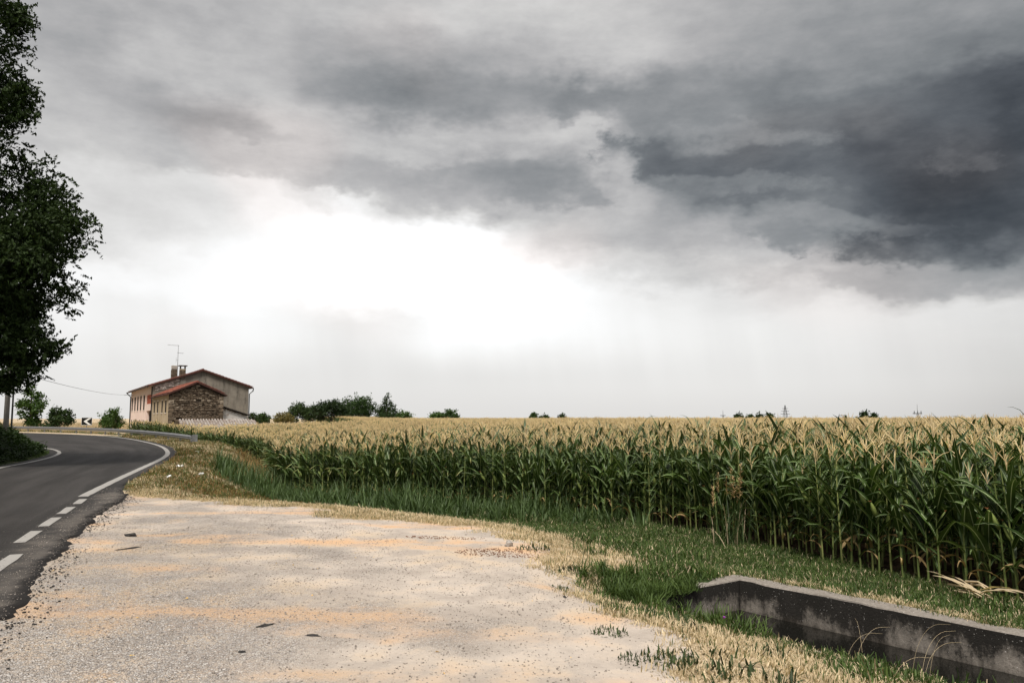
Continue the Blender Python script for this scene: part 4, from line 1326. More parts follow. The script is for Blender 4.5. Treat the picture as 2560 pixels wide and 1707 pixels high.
def build_house():
    HX, HY = -42.8, 95.0
    W_, L_, ZE, ZR, Z0 = 11.1, 28.8, 5.55, 7.42, -.8
    house = empty('farmhouse', (HX, HY, 0), R(30), label='old two storey farmhouse with pink facade and bare grey gable behind the corn', cat='farmhouse')
    wins = [(t - .8, t + .8, 2.72, 4.62) for t in (26.6, 22.2, 18.0, 13.9, 9.6)]
    low = [(t - .5, t + .5, .75, 1.45) for t in (26.8, 22.6, 18.6, 14.4, 9.8)]
    bay = [(.55, 6.2, -.8, 2.6)]
    panel = [(.36, 6.25, 3.42, 4.55)]
    wall_yz(.36, L_, Z0, ZE, wins + low + bay + panel).build('front_wall', M_PINK, house)
    for o in wins: window_x(house, *o)
    for o in low: window_x(house, *o, trim=False)
    b = MB()                                         # filled-in opening of red hollow brick
    r = random.Random(4); z = 3.43
    while z < 4.5:
        y = .37
        while y < 6.2:
            q = min(y + .5, 6.24); b.box(.02 + r.uniform(0, .02), .3, y, q - .012, z, min(z + .175, 4.545)); y = q
        z += .187
    b.build('brick_infill', M_BRICKRED, house)
    s = MB(); s.box(2.2, 2.4, .56, 6.19, -.8, 2.6); s.build('bay_back', M_SHADE, house)  # near-black sheet: the shade inside the open bay is put into its colour
    g = MB(); gable(g, 0, W_, 0, .35, Z0, ZE, ZR); g.build('gable_wall', M_GREYPLASTER, house)
    g = MB(); gable(g, 0, W_, L_ + .002, .35, Z0, ZE, ZR); g.build('rear_gable', M_GREYPLASTER, house)
    g = MB(); g.box(W_ - .35, W_, .36, L_, Z0, ZE - .01); g.build('back_wall', M_GREYPLASTER, house)
    # limewashed stones left bare under the verge
    r = random.Random(9); st = MB()
    z = 4.35
    while z < 6.4:
        h = r.uniform(.1, .17); x = .25
        while x < 2.85:
            w = r.uniform(.16, .42)
            top = ZE + (ZR - ZE) * (x + w) / (W_ / 2) - .15; bot = max(4.75 + .35 * x, top - 1.0)
            if bot < z and z + h < top and r.random() < .72: st.box(x, x + w - .04, -.05, .02, z, z + h - .03, jit=.012)
            x += w
        z += h
    st.build('limewashed_stones', M_PALESTONE, house)
    g = MB(); g.box(2.95, 3.62, -.10, -.002, 3.5, 6.55); g.build('chimney_breast', M_GREYPLASTER, house)
    # roof: rafters slab, tiles, verge
    sl = math.atan2(ZR - ZE, W_ / 2); D = (W_ / 2) / math.cos(sl) + .55
    roof = MB()
    for s in (-1, 1):
        dn = (s * math.cos(sl), 0, -math.sin(sl))
        slope_slab(roof, (W_ / 2, -.32, ZR + .13), (0, 1, 0), dn, L_ + .9, D, .12)
    rf = roof.build('roof', M_BOARD, house)
    for s in (-1, 1):
        dn = (s * math.cos(sl), 0, -math.sin(sl))
        tiled_slope('roof_tiles', rf, (W_ / 2, -.34, ZR + .13), (0, 1, 0), dn, L_ + .9, D, M_DARKTILE)
    m = MB()
    for k in range(72): m.tube([(W_ / 2, -.34 + k * .41, ZR + .2 + .02 * (k % 2)), (W_ / 2, -.34 + k * .41 + .44, ZR + .2 + .02 * (k % 2))], .12, 7)
    m.build('ridge_tiles', M_DARKTILE, rf)
    gt = MB(); gt.tube([(-.62, -.3, ZE - .12), (-.62, L_ + .4, ZE - .12)], .09, 6); gt.build('gutter', M_PIPE, rf)
    dp = MB(); dp.tube([(-.6, L_ + .1, ZE - .15), (-.35, L_ + .1, ZE - .45), (-.1, L_ - .1, ZE - .7), (-.1, L_ - .1, -.5)], .07, 6); dp.build('downpipe', M_PIPE, house)
    dp = MB(); dp.tube([(W_ + .55, -.1, ZE - .1), (W_ + .5, -.1, ZE - .45), (W_ + .08, -.06, ZE - .85), (W_ + .08, -.06, -.5)], .07, 6); dp.build('downpipe', M_PIPE, house)
    dp = MB(); dp.tube([(-.06, .3, ZE - .1), (-.06, .3, -.5)], .06, 6); dp.build('downpipe', M_PIPE, house)
    lm = MB(); lm.tube([(-.02, 25.5, 4.95), (-.9, 25.5, 5.1), (-1.2, 25.5, 5.02)], .03, 5); lm.build('lamp_bracket', M_PIPE, house)
    chimney(house, 3.27, .25, .64, 5.9, 8.08, False)
    chimney(house, 2.92, 5.0, .68, 6.0, 8.3, True)

    an = empty('tv_antenna', (0, 0, 0), label='thin tv antenna mast standing beside the farmhouse chimneys', cat='antenna')
    an.location = house.matrix_basis @ Vector((3.15, 4.0, 0)) + Vector((0, 0, 6.45)); an.rotation_euler = (0, 0, R(30))
    M_AL = mat('dull_aluminium', (.18, .175, .17), .5, .4, .7)
    q = MB(); q.tube([(0, 0, 0), (0, 0, 4.4)], [.035, .02], 6); q.build('mast', M_AL, an)
    q = MB(); q.tube([(.1, 0, 4.32), (-1.25, -.1, 4.36)], .017, 5)
    for k in range(6): q.tube([(-1.2 + k * .22, -.35, 4.36), (-1.2 + k * .22, .3, 4.36)], .010, 4)
    q.build('yagi', M_AL, an)
    q = MB(); q.tube([(-.1, 0, 3.42), (.62, .1, 3.36)], .017, 5)
    for k in range(4): q.tube([(.1 + k * .15, -.25, 3.4), (.1 + k * .15, .3, 3.4)], .010, 4)
    q.build('yagi', M_AL, an)
    q = MB(); q.tube([(-.22, 0, 2.5), (.05, 0, 2.5)], .015, 5); q.tube([(-.2, 0, 2.2), (-.2, 0, 2.8)], .012, 5); q.build('dipole', M_AL, an)

    # stone wing
    wing = empty('stone_barn', (HX, HY, 0), R(30), label='low barn wing of dark rubble stone with red tiled roof', cat='barn')
    WW, WL, WE, WR = 5.3, 15.6, 4.12, 5.29
    wwin = [(-2.64 - .5, -2.64 + .5, 2.25, 3.55), (-5.9 - .5, -5.9 + .5, 2.25, 3.55), (-10 - .5, -10 + .5, 2.25, 3.55), (-13.1 - .5, -13.1 + .5, 2.25, 3.55)]
    wall_yz(-WL + .36, -.02, Z0, WE, wwin).build('side_wall', M_OCHRE, wing)
    for o in wwin: window_x(wing, *o, bars=False)
    g = MB(); gable(g, 0, WW, -WL, .35, Z0, WE, WR); gw = g.build('gable_wall', M_MORTAR, wing)
    stone_face(gw, .06, WW - .06, -WL, .2, lambda x: WE + (WR - WE) * (1 - abs(x - WW / 2) / (WW / 2)))
    for i in range(9):
        for sx in (0, 1):
            o = link('quoin', STONES[i], gw); w = .5 if (i + sx) % 2 else .34
            o.location = (w / 2 - .02 if sx == 0 else WW - w / 2 + .02, -WL - .02, .4 + i * .42); o.scale = (w, .16, .37)
    g = MB(); g.box(WW - .35, WW, -WL + .36, -.02, Z0, WE - .01); g.build('side_wall', M_MORTAR, wing)
    sl2 = math.atan2(WR - WE, WW / 2); D2 = (WW / 2) / math.cos(sl2) + .4
    roof = MB()
    for s in (-1, 1): slope_slab(roof, (WW / 2, -WL - .3, WR + .12), (0, 1, 0), (s * math.cos(sl2), 0, -math.sin(sl2)), WL + .25, D2, .11)
    rf = roof.build('roof', M_BOARD, wing)
    for s in (-1, 1): tiled_slope('roof_tiles', rf, (WW / 2, -WL - .33, WR + .12), (0, 1, 0), (s * math.cos(sl2), 0, -math.sin(sl2)), WL + .28, D2, M_TILE if s < 0 else M_DARKTILE)
    m = MB()
    for k in range(38): m.tube([(WW / 2, -WL - .33 + k * .41, WR + .17 + .02 * (k % 2)), (WW / 2, -WL - .33 + k * .41 + .44, WR + .17 + .02 * (k % 2))], .11, 7)
    m.build('ridge_tiles', M_TILE, rf)

    # lean-to
    sh = empty('lean_to_shed', (HX, HY, 0), R(30), label='whitewashed brick lean-to under a sloping dark roof', cat='shed')
    r = random.Random(12); b = MB(); z = .3; ztop = lambda x: 2.82 - .33 * (x - 5.3)
    while z < 2.8:
        x = 5.32 - r.uniform(0, .2)
        while x < 7.85:
            w = r.uniform(.22, .34); x0, x1 = max(x, 5.32), min(x + w, 7.85)
            if x1 - x0 > .04 and z + .09 < ztop(x1) - .04: b.box(x0, x1 - .014, -15.0 - r.uniform(0, .03), -14.92, z, z + r.uniform(.075, .09))
            x += w
        z += .1
    o = b.build('bricks', M_WHITEWASH, sh); o['kind'] = 'stuff'
    g = MB(); p = [(5.31, Z0), (7.86, Z0), (7.86, ztop(7.86)), (5.31, ztop(5.31))]
    g.add([(x, -14.92, z) for x, z in p] + [(x, -6, z) for x, z in p], [(0, 1, 2, 3), (7, 6, 5, 4), (0, 4, 5, 1), (1, 5, 6, 2), (2, 6, 7, 3), (3, 7, 4, 0)])
    g.build('wall', plain('lime_mortar', (.30, .24, .19), (.42, .35, .29), 8), sh)
    g = MB(); a = math.atan(.33); slope_slab(g, (5.28, -15.35, 2.98), (0, 1, 0), (math.cos(a), 0, -math.sin(a)), 9.6, 3.05, .07)
    rf = g.build('roof', M_SLATE, sh)
    g = MB()
    for k in range(6): g.box(5.7 + k * .42, 5.78 + k * .42, -15.3, -14.9, ztop(5.7 + k * .42) - .02, ztop(5.7 + k * .42) + .07)
    g.build('rafter_ends', M_FRAME, sh)

    # low shed whose pale tiled roof just clears the corn
    lo = empty('low_shed', (HX, HY, 0), R(30), label='low shed with pale striped tile roof just above the corn', cat='shed')
    g = MB(); g.box(1.0, 8.0, -19.2, -17.0, Z0, .9); g.build('wall', M_WHITEWASH, lo)
    a = math.atan(.30); g = MB()
    slope_slab(g, (.8, -16.85, 1.5), (1, 0, 0), (0, -math.cos(a), -math.sin(a)), 7.5, 2.7, .06)
    rf = g.build('roof', plain('brown_underlay', (.17, .14, .12), (.26, .22, .19), 6), lo)  # mottled brown slab, darker than the tiles laid on it
    tiled_slope('roof_tiles', rf, (.8, -16.85, 1.5), (1, 0, 0), (0, -math.cos(a), -math.sin(a)), 7.5, 2.75, M_OLDTILE, pitch=.28, course=.6, r=.09)


build_house()

# ------------------------------------------------------------------ trees and shrubs
M_BARK = plain('grey_bark', (.045, .036, .028), (.10, .082, .065), 7, .95, .1, .8, .03)
M_TREE_DARK = leafmat('dark_foliage', (.016, .034, .010), (.040, .070, .018), .25, .55, .25)
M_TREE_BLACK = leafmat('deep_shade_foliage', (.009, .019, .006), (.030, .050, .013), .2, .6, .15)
M_TREE_MID = leafmat('green_foliage', (.028, .060, .014), (.065, .115, .028), .3, .55, .25)
M_TREE_FRESH = leafmat('fresh_foliage', (.040, .085, .016), (.095, .16, .035), .35, .5, .3)
M_TREE_OLIVE = leafmat('olive_foliage', (.075, .070, .022), (.15, .125, .045), .3, .6, .2)


def leaf_cloud(centers, per, size, spread, seed, aspect=.5, droop=.5, spray=False):
    """rhombic leaves about twig tips; returns one mesh's arrays"""
    g = np.random.default_rng(seed); C = np.repeat(np.asarray(centers, float), per, 0); n = len(C)
    if spray:      # pinnate sprays: leaflets in two ranks along a drooping stem
        k = len(centers); d = g.normal(0, 1, (k, 3)); d[:, 2] = d[:, 2] * .35 - droop; d /= np.linalg.norm(d, axis=1)[:, None]
        side = np.cross(d, g.normal(0, 1, (k, 3))); side /= np.linalg.norm(side, axis=1)[:, None]
        t = np.tile(np.linspace(-.5, .5, per), k); sg = np.tile(np.where(np.arange(per) % 2, 1, -1), k)
        D = np.repeat(d, per, 0); S = np.repeat(side, per, 0)
        C = C + D * (t * spread * 2)[:, None] + g.normal(0, spread * .10, (n, 3))
        ax = S * sg[:, None] + D * .6 + g.normal(0, .35, (n, 3))
    else:
        C = C + g.normal(0, spread * .55, (n, 3))
        ax = g.normal(0, 1, (n, 3)); ax[:, 2] -= droop
    ax /= np.linalg.norm(ax, axis=1)[:, None]
    nr = g.normal(0, .7, (n, 3)); nr[:, 2] += .8
    sd = np.cross(ax, nr); sd /= np.linalg.norm(sd, axis=1)[:, None] + 1e-9
    s = size * g.uniform(.6, 1.35, n)[:, None]
    V3 = np.stack([C - ax * s * .5, C + sd * s * aspect * .5, C + ax * s * .5, C - sd * s * aspect * .5], 1).reshape(-1, 3)
    F = np.arange(n * 4).reshape(-1, 4)
    return V3, F


def ball_points(g, n, c, r, hollow=.35):
    """points filling an ellipsoid, thinned in its core"""
    out = []
    while len(out) < n:
        p = g.normal(0, 1, 3); p /= np.linalg.norm(p); q = (hollow ** 3 + (1 - hollow ** 3) * g.random()) ** (1 / 3)
        out.append(np.asarray(c) + p * q * np.asarray(r))
    return np.array(out)


def clumpy(g, lobes, tips, knots=9, size=.33):
    """twig tips gathered in uneven clumps on each lobe, so the outline breaks up"""
    C = []
    vol = np.array([l[1][0] * l[1][1] * l[1][2] for l in lobes]) ** .7; vol /= vol.sum()
    for (c, r), w in zip(lobes, vol):
        k = ball_points(g, max(4, int(knots)), c, np.asarray(r) * .84, .5)
        m = max(8, int(tips * w))
        pick = g.integers(0, len(k), m)
        C.append(k[pick] + np.clip(g.normal(0, 1, (m, 3)), -1.7, 1.7) * np.asarray(r) * size)
    return np.concatenate(C)


def tree(name, base, lobes, label, cat='tree', tips=500, per=10, leaf=.16, spread=.3, m=None, seed=1, trunk_r=.14, knots=9, size=.33, group=None, spray=False, limbs=7, aspect=.55, lean=(0, 0)):
    g = np.random.default_rng(seed); r = random.Random(seed)
    t = empty(name, base, label=label, cat=cat, group=group)
    C = clumpy(g, lobes, tips, knots, size)
    C = C[C[:, 2] > .12]
    cell = np.floor(C / (spread * 3.2)).astype(int); cell -= cell.min(0) - 1        # a tip with no neighbours would hang in the air
    shp = cell.max(0) + 2; cnt = np.zeros(shp, int); np.add.at(cnt, tuple(cell.T), 1)
    nb = sum(cnt[cell[:, 0] + a, cell[:, 1] + b, cell[:, 2] + c] for a in (-1, 0, 1) for b in (-1, 0, 1) for c in (-1, 0, 1))
    C = C[nb > max(2, np.median(nb) * .12)]
    V3, F = leaf_cloud(C, per, leaf, spread, seed, spray=spray, aspect=aspect)
    V3[:, 2] = np.maximum(V3[:, 2], .02)
    link('crown', np_mesh('crown', V3, F, [m or M_TREE_MID]), t)
    tr = MB()
    top = max(lobes, key=lambda l: l[0][2])[0]
    pts = [(0, 0, -.3)] + [(top[0] * s * .5 + lean[0] * s + r.uniform(-.05, .05) * top[2] * .2, top[1] * s * .5 + lean[1] * s, top[2] * s) for s in (.2, .4, .6, .8, 1.0)]
    tr.tube(pts, [trunk_r * 1.25, trunk_r, trunk_r * .85, trunk_r * .65, trunk_r * .45, trunk_r * .2], 8)
    tk = tr.build('trunk', M_BARK, t, smooth=True)
    lb = MB()
    for k in range(limbs):
        e = C[r.randrange(len(C))]; s = r.uniform(.3, .75); i = s * 5
        a = Vector(pts[1 + int(min(4, i))]); e = Vector(e); mid = (a + e) / 2 + Vector((0, 0, -.08 * (e - a).length))
        lb.tube([a, mid, e], [trunk_r * .38, trunk_r * .2, trunk_r * .06], 5)
    for k in range(limbs * 5):
        e = Vector(C[r.randrange(len(C))]); f = Vector(C[r.randrange(len(C))]); d = (f - e)
        if d.length < 1.2 * spread * 4: lb.tube([e, f], [trunk_r * .08, trunk_r * .03], 4)
    lb.build('limbs', M_BARK, t)
    return t


def gz(x, y): return float(ground_z(x, y)[0])


def build_trees():
    # the great tree on the bank inside the bend: its trunk is out of the picture, its crown hangs in
    bx, by = -20.6, 27.2
    g = np.random.default_rng(5)
    lobes = [((.6, -.2, 6.2), (5.6, 4.6, 3.2)), ((-.3, -.4, 12.8), (4.3, 2.6, 2.9)), ((-.1, -.4, 9.6), (4.2, 2.8, 2.4)), ((3.2, -.4, 4.1), (1.7, 2.0, 1.6)), ((-1.3, -.4, 15.8), (3.4, 2.6, 2.6)), ((4.9, -.6, 6.8), (1.5, 1.6, 1.4)),
             ((1.5, -2.0, 3.6), (1.8, 1.8, 1.5)), ((2.8, 0, 7.6), (2.6, 2.5, 2.2)), ((4.4, -.6, 3.1), (1.2, 1.3, 1.0)), ((3.2, -.8, 2.3), (1.9, 1.5, .9)), ((2.6, -1, 2.9), (1.6, 1.5, 1.1)), ((3.6, -.5, 5.2), (1.8, 1.8, 1.6)), ((2.9, -.8, 11.6), (1.5, 1.5, 1.2)), ((2.7, -.9, 14.4), (1.4, 1.4, 1.2))]
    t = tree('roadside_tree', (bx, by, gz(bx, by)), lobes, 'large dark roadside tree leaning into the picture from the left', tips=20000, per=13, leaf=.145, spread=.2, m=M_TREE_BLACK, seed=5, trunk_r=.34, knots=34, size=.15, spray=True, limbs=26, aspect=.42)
    # behind the rail
    def at(px, d):
        x = (px - 1280) / 1990 * d
        return x, d * .999
    x, y = at(84, 97); tree('young_tree', (x, y, gz(x, y)), [((.1, 0, 1.6), (1.2, 1.2, 1.3)), ((.2, 0, 3.2), (1.35, 1.2, 1.0)), ((-1.0, 0, 3.2), (.8, .7, .45)), ((.7, 0, 4.5), (.5, .5, .5)), ((-.4, 0, 4.6), (.6, .6, .7)), ((-.2, 0, 5.5), (.35, .35, .45))],
                            'young bright green tree behind the rail under the dark tree', tips=420, per=8, leaf=.32, spread=.3, m=M_TREE_FRESH, seed=21, trunk_r=.1, knots=8, size=.27)
    x, y = at(155, 93); tree('shrub', (x, y, gz(x, y)), [((0, 0, 1.2), (1.5, 1.2, .9)), ((-.6, 0, 2.5), (.55, .6, .85)), ((.75, 0, 2.2), (.7, .7, .6)), ((1.3, 0, 1.5), (.5, .5, .5))],
                             'dark ragged shrub behind the rail left of the chevron sign', 'shrub', tips=330, per=9, leaf=.26, spread=.28, m=M_TREE_DARK, seed=22, trunk_r=.07, knots=7, size=.3)
    x, y = at(286, 90); tree('bush', (x, y, gz(x, y)), [((0, 0, 1.3), (1.25, 1.2, 1.15)), ((.25, 0, 2.3), (.75, .75, .6)), ((-.7, 0, 1.7), (.6, .6, .6))],
                             'rounded green bush behind the rail beside the farmhouse', 'bush', tips=360, per=10, leaf=.2, spread=.24, m=M_TREE_FRESH, seed=23, trunk_r=.07, knots=9, size=.28)
    # beyond the corn
    far = 'trees beyond the corn field'
    S = 185 / 1990
    def far_tree(name, px, d, w, h, label, m, seed, cat='tree', n=1, **kw):
        x, y = at(px, d); s = d / 1990; W2, H = w * s / 2, h * s + 1.65 - gz(x, y)
        g = random.Random(seed)
        lob = kw.pop('lobes', None) or [((0, 0, H * .52), (W2 * .8, W2 * .8, H * .36)), ((-W2 * .45, 0, H * .45), (W2 * .5, W2 * .5, H * .3)), ((W2 * .45, .2, H * .5), (W2 * .5, W2 * .5, H * .32)), ((W2 * .1, 0, H * .76), (W2 * .5, W2 * .5, H * .2))]
        return tree(name, (x, y, gz(x, y)), lob, label, cat, m=m, seed=seed, group=far, **dict(dict(tips=420, per=9, leaf=.42 * d / 185, spread=.5 * d / 185, trunk_r=.16, knots=9, size=.27), **kw))
    far_tree('bush', 638, 130, 32, 15, 'small dark bush touching the corner of the lean-to', M_TREE_DARK, 31, 'bush', tips=120)
    far_tree('bush', 661, 150, 34, 14, 'low green bush between lean-to and the olive thicket', M_TREE_MID, 32, 'bush', tips=160)
    far_tree('thicket', 710, 170, 58, 15, 'low olive brown thicket left of the far trees', M_TREE_OLIVE, 33, 'thicket', tips=220)
    far_tree('tree', 745, 182, 58, 41, 'small dark tree at the left end of the far group', M_TREE_DARK, 34)
    far_tree('tree', 785, 192, 60, 36, 'thin airy tree in the gap of the far group', M_TREE_DARK, 35, tips=300)
    far_tree('tree', 830, 188, 100, 50, 'dark spreading tree left of the tallest round crown', M_TREE_DARK, 36, tips=600)
    far_tree('tree', 890, 196, 124, 64, 'large round green tree crowning the far group', M_TREE_MID, 37, tips=800, knots=14)
    x, y = at(968, 190); tree('tree', (x, y, gz(x, y)), [((0, 0, 2.6), (2.1, 1.8, 1.9)), ((-.9, 0, 4.6), (.7, .7, 1.3)), ((.2, 0, 5.4), (.75, .7, 1.6)), ((1.6, 0, 4.4), (.8, .7, 1.2)), ((.3, 0, 7.0), (.4, .4, .9)), ((-1.5, 0, 3.6), (.8, .7, .8))],
                              'dark pointed tree with bare tips right of the round crown', m=M_TREE_DARK, seed=38, tips=330, per=9, leaf=.4, spread=.42, trunk_r=.14, knots=7, size=.3, group=far)
    far_tree('bush', 1008, 205, 52, 20, 'low green bush at the right end of the far trees', M_TREE_MID, 39, 'bush', tips=220)
    far_tree('bush', 1091, 250, 30, 20, 'small round bush left of the lone double bush', M_TREE_MID, 40, 'bush', tips=170)
    far_tree('bush', 1124, 252, 50, 23, 'larger round bush standing alone over the corn', M_TREE_MID, 41, 'bush', tips=280)
    for px, w, h, lab, sd in ((1335, 22, 8, 'tiny dark tree top left of centre on the horizon', 42), (1362, 20, 4, 'faint tree top just right of the tiny dark one', 43), (1404, 16, 5, 'small tree top under the tall stray corn leaf', 44),
                              (1843, 22, 8, 'leftmost of four small dark trees on the horizon', 45), (1873, 18, 6, 'second of four small dark trees on the horizon', 46), (1896, 16, 6, 'third of four small dark trees on the horizon', 47),
                              (1921, 22, 7, 'rightmost of four small dark trees on the horizon', 48), (2152, 26, 14, 'dark tree standing out on the right horizon', 49), (2178, 16, 9, 'thin tree beside the dark tree on the right horizon', 50)):
        far_tree('tree', px, 420, w, h + 3, lab, M_TREE_DARK, sd, tips=90, per=7, leaf=1.3, spread=1.2)


build_trees()


# ------------------------------------------------------------------ overgrown bank inside the bend
def build_bank():
    iv = [weed_geo(60 + i, 60, .42, .45, .09).mesh('ivy', [M_TREE_DARK]) for i in range(4)]
    pr = [proto('ivy_copy', q) for q in iv]
    x, y = pts_in(-34, -14, 14, 46, 9000, lambda x, y: (poly_dist(INNER, x, y) < -.95) * (poly_dist(INNER, x, y) > -6.5) * in_view(x, y, 40))
    put('bank_ivy', pr, x, y, rng.uniform(.6, 1.3, len(x)), 'dark ivy and brambles covering the bank inside the bend', 'ivy', .25)
    taw = [proto('bank_straw', blades(26, .42, .2, .012, .5, 300 + i, seg=3, droop=.8).mesh('bank_straw', [M_TAWNY])) for i in range(3)]
    x, y = pts_in(-34, -14, 14, 46, 1500, lambda x, y: (poly_dist(INNER, x, y) < -2.3) * (poly_dist(INNER, x, y) > -4.2) * in_view(x, y, 40) * sstep(.42, .55, fbm(x, y, .35, 77)))
    put('bank_dry_grass', taw, x, y, rng.uniform(.7, 1.3, len(x)), 'brown dry grass on top of the ivy bank', 'grass', .2, .2)
    x, y = pts_in(-30, -12, 12, 46, 2500, lambda x, y: (poly_dist(INNER, x, y) < -.5) * (poly_dist(INNER, x, y) > -1.5) * in_view(x, y, 40))
    g = [proto('verge_tuft', blades(22, .12, .09, .007, .5, 320 + i).mesh('verge_tuft', [M_GRASS])) for i in range(3)]
    put('bend_verge_grass', g, x, y, rng.uniform(.7, 1.5, len(x)), 'thin grass at the foot of the ivy bank', 'grass', .15)


build_bank()

# ------------------------------------------------------------------ guard rail, sign, poles
M_ZINC = plain('galvanised_steel', (.22, .225, .23), (.33, .335, .34), 5, .42, .5, .1, .003, metal=.75)
M_BLACKPOLE = plain('black_painted_steel', (.012, .012, .013), (.025, .024, .024), 9, .5, .4)
M_POLE = plain('pole_concrete', (.30, .275, .25), (.40, .37, .34), 4, .9, .2)
M_SIGNBLACK = mat('sign_black', (.008, .009, .008), .5, .3)
M_SIGNWHITE = mat('sign_white', (.72, .72, .70), .5, .3)


def build_rail():
    P = resample(smooth_path(RAIL, 3), step=1.0)
    t = empty('guard_rail', (P[0, 0], P[0, 1], 0), label='grey steel guard rail sweeping round the outside of the bend', cat='guard rail')
    org = Vector((P[0, 0], P[0, 1], 0))
    zr = base_z(P[:, 0], P[:, 1]) + .44
    N = offset_path(P, 1.0) - P; N /= np.linalg.norm(N, axis=1)[:, None]
    prof = [(.0, .155), (-.03, .15), (-.035, .12), (-.075, .075), (-.078, .045), (-.02, .012), (-.02, -.012), (-.078, -.045), (-.075, -.075), (-.035, -.12), (-.03, -.15), (.0, -.155)]

    def beam(i0, i1, name='rail_beam'):
        m = MB(); k = len(prof); vs = []
        for i in range(i0, i1 + 1):
            for q, (d, h) in enumerate(prof):
                vs.append(Vector((P[i, 0] + N[i, 0] * d, P[i, 1] + N[i, 1] * d, zr[i] + h)) - org)
        fs = []
        for i in range(i1 - i0):
            for q in range(k - 1): fs.append((i * k + q, i * k + q + 1, (i + 1) * k + q + 1, (i + 1) * k + q))
        n = len(vs)
        vs += [v + Vector((N[i0 + j // k][0], N[i0 + j // k][1], 0)) * .006 for j, v in enumerate(vs)]
        fs += [tuple(n + q for q in f[::-1]) for f in fs]
        m.add(vs, fs); return m.build(name, M_ZINC, t, smooth=False)
    for i in range(0, len(P) - 5, 4): beam(i, i + 4)
    for i in range(1, len(P) - 1, 4):
        m = MB(); x, y = P[i] + N[i] * .12; z0 = gz(x, y)
        a = math.atan2(N[i][1], N[i][0]); M4 = Matrix.Translation(Vector((x, y, 0)) - org) @ Matrix.Rotation(a, 4, 'Z')
        m.box(-.06, .06, -.045, -.037, z0 - .5, zr[i] + .12, M=M4); m.box(-.06, -.052, -.037, .045, z0 - .5, zr[i] + .12, M=M4); m.box(.052, .06, -.037, .045, z0 - .5, zr[i] + .12, M=M4)
        m.box(-.115, -.061, -.03, .03, zr[i] - .08, zr[i] + .08, M=M4)
        m.build('post', M_ZINC, t)
    # flared fish-tail end
    m = MB(); d = Vector((*(P[0] - P[1]), 0)).normalized(); nn = Vector((N[0][0], N[0][1], 0)); c = Vector((0, 0, zr[0]))
    vs = []
    for s, hw, out in ((-.1, .157, -.09), (.12, .17, -.10), (.26, .20, -.04), (.36, .21, .08), (.38, .21, .24)):
        for h in (-1, -.5, 0, .5, 1): vs.append(c + d * s + nn * (out + (.035 if abs(h) == .5 and s < .2 else 0)) + Vector((0, 0, hw * h)))
    fs = [(i * 5 + q, i * 5 + q + 1, (i + 1) * 5 + q + 1, (i + 1) * 5 + q) for i in range(4) for q in range(4)]
    m.add(vs, fs); m.add([v + nn * .012 for v in vs], [f[::-1] for f in fs]); m.build('end_terminal', M_ZINC, t)


build_rail()


def build_sign():
    x, y = -44.2, 83.2
    t = empty('chevron_sign', (x, y, gz(x, y)), R(24), label='black bend sign with a white chevron pointing left behind the rail', cat='sign')
    H = 1.02
    m = MB(); m.tube([(0, .05, -.4), (0, .05, H + .7)], .035, 8); m.build('post', M_ZINC, t)
    m = MB(); m.box(-.5, .5, -.012, .012, H, H + .8); b = m.build('board', M_SIGNBLACK, t)
    m = MB(); zc = H + .4
    for s in (-1, 1):
        p = [(-.30, 0), (.16, .34 * s), (.42, .34 * s), (-.02, 0)]
        vs = [(a, -.016, zc + c) for a, c in p]
        m.add(vs, [(0, 1, 2, 3) if s < 0 else (3, 2, 1, 0)])
    m.build('chevron', M_SIGNWHITE, b)
    m = MB()
    for x0, x1, z0, z1 in ((-.5, .5, 0, .022), (-.5, .5, .778, .8), (-.5, -.478, .022, .778), (.478, .5, .022, .778)): m.box(x0, x1, -.018, -.0125, H + z0, H + z1)
    m.build('border', M_SIGNWHITE, b)


build_sign()


def build_poles():
    x, y = -22.75, 36.0
    t = empty('utility_pole', (x, y, gz(x, y)), label='pale concrete utility pole rising into the dark tree', cat='pole')
    m = MB(); m.tube([(0, 0, -.5), (0, 0, 3), (0, 0, 8.5)], [.12, .10, .07], 12); m.build('shaft', M_POLE, t, smooth=True)
    m = MB(); m.box(-.05, .35, -.04, .04, 2.35, 2.43); m.tube([(.3, 0, 2.43), (.3, 0, 2.52)], .03, 8); m.build('bracket', M_BLACKPOLE, t)
    # ivy creeping up the shaft
    g = np.random.default_rng(8); c = np.stack([g.normal(0, .12, 60), g.normal(0, .12, 60), g.uniform(2.2, 4.4, 60)], 1)
    V3, F = leaf_cloud(c, 8, .08, .1, 3, aspect=.8)
    link('ivy', np_mesh('ivy', V3, F, [M_TREE_DARK]), t)
    x2, y2 = -23.75, 38.0
    t2 = empty('lamp_post', (x2, y2, gz(x2, y2)), label='thin black metal post beside the pale pole', cat='post')
    m = MB(); m.tube([(0, 0, -.4), (0, 0, 6.2)], [.045, .028], 8); m.build('shaft', M_BLACKPOLE, t2)
    m = MB(); m.tube([(0, 0, 6.2), (.05, -.1, 6.5), (.3, -.6, 6.75)], .026, 6); m.box(.2, .42, -.95, -.5, 6.7, 6.82); m.build('lamp_head', M_BLACKPOLE, t2)
    # cable from the pole to the farmhouse corner
    a, b = Vector((x + .3, y, 3.72)), Vector((-56.6, 119.4, 5.2)); m = MB(); pts = []
    for i in range(33):
        s = i / 32; p = a.lerp(b, s); p.z = 3.72 - .1 * s + 1.58 * s * s; pts.append(p)
    m.tube(pts, .012, 4)
    tag(m.build('overhead_cable', M_BLACKPOLE), 'thin sagging cable from the pale pole to the farmhouse', 'cable')


build_poles()


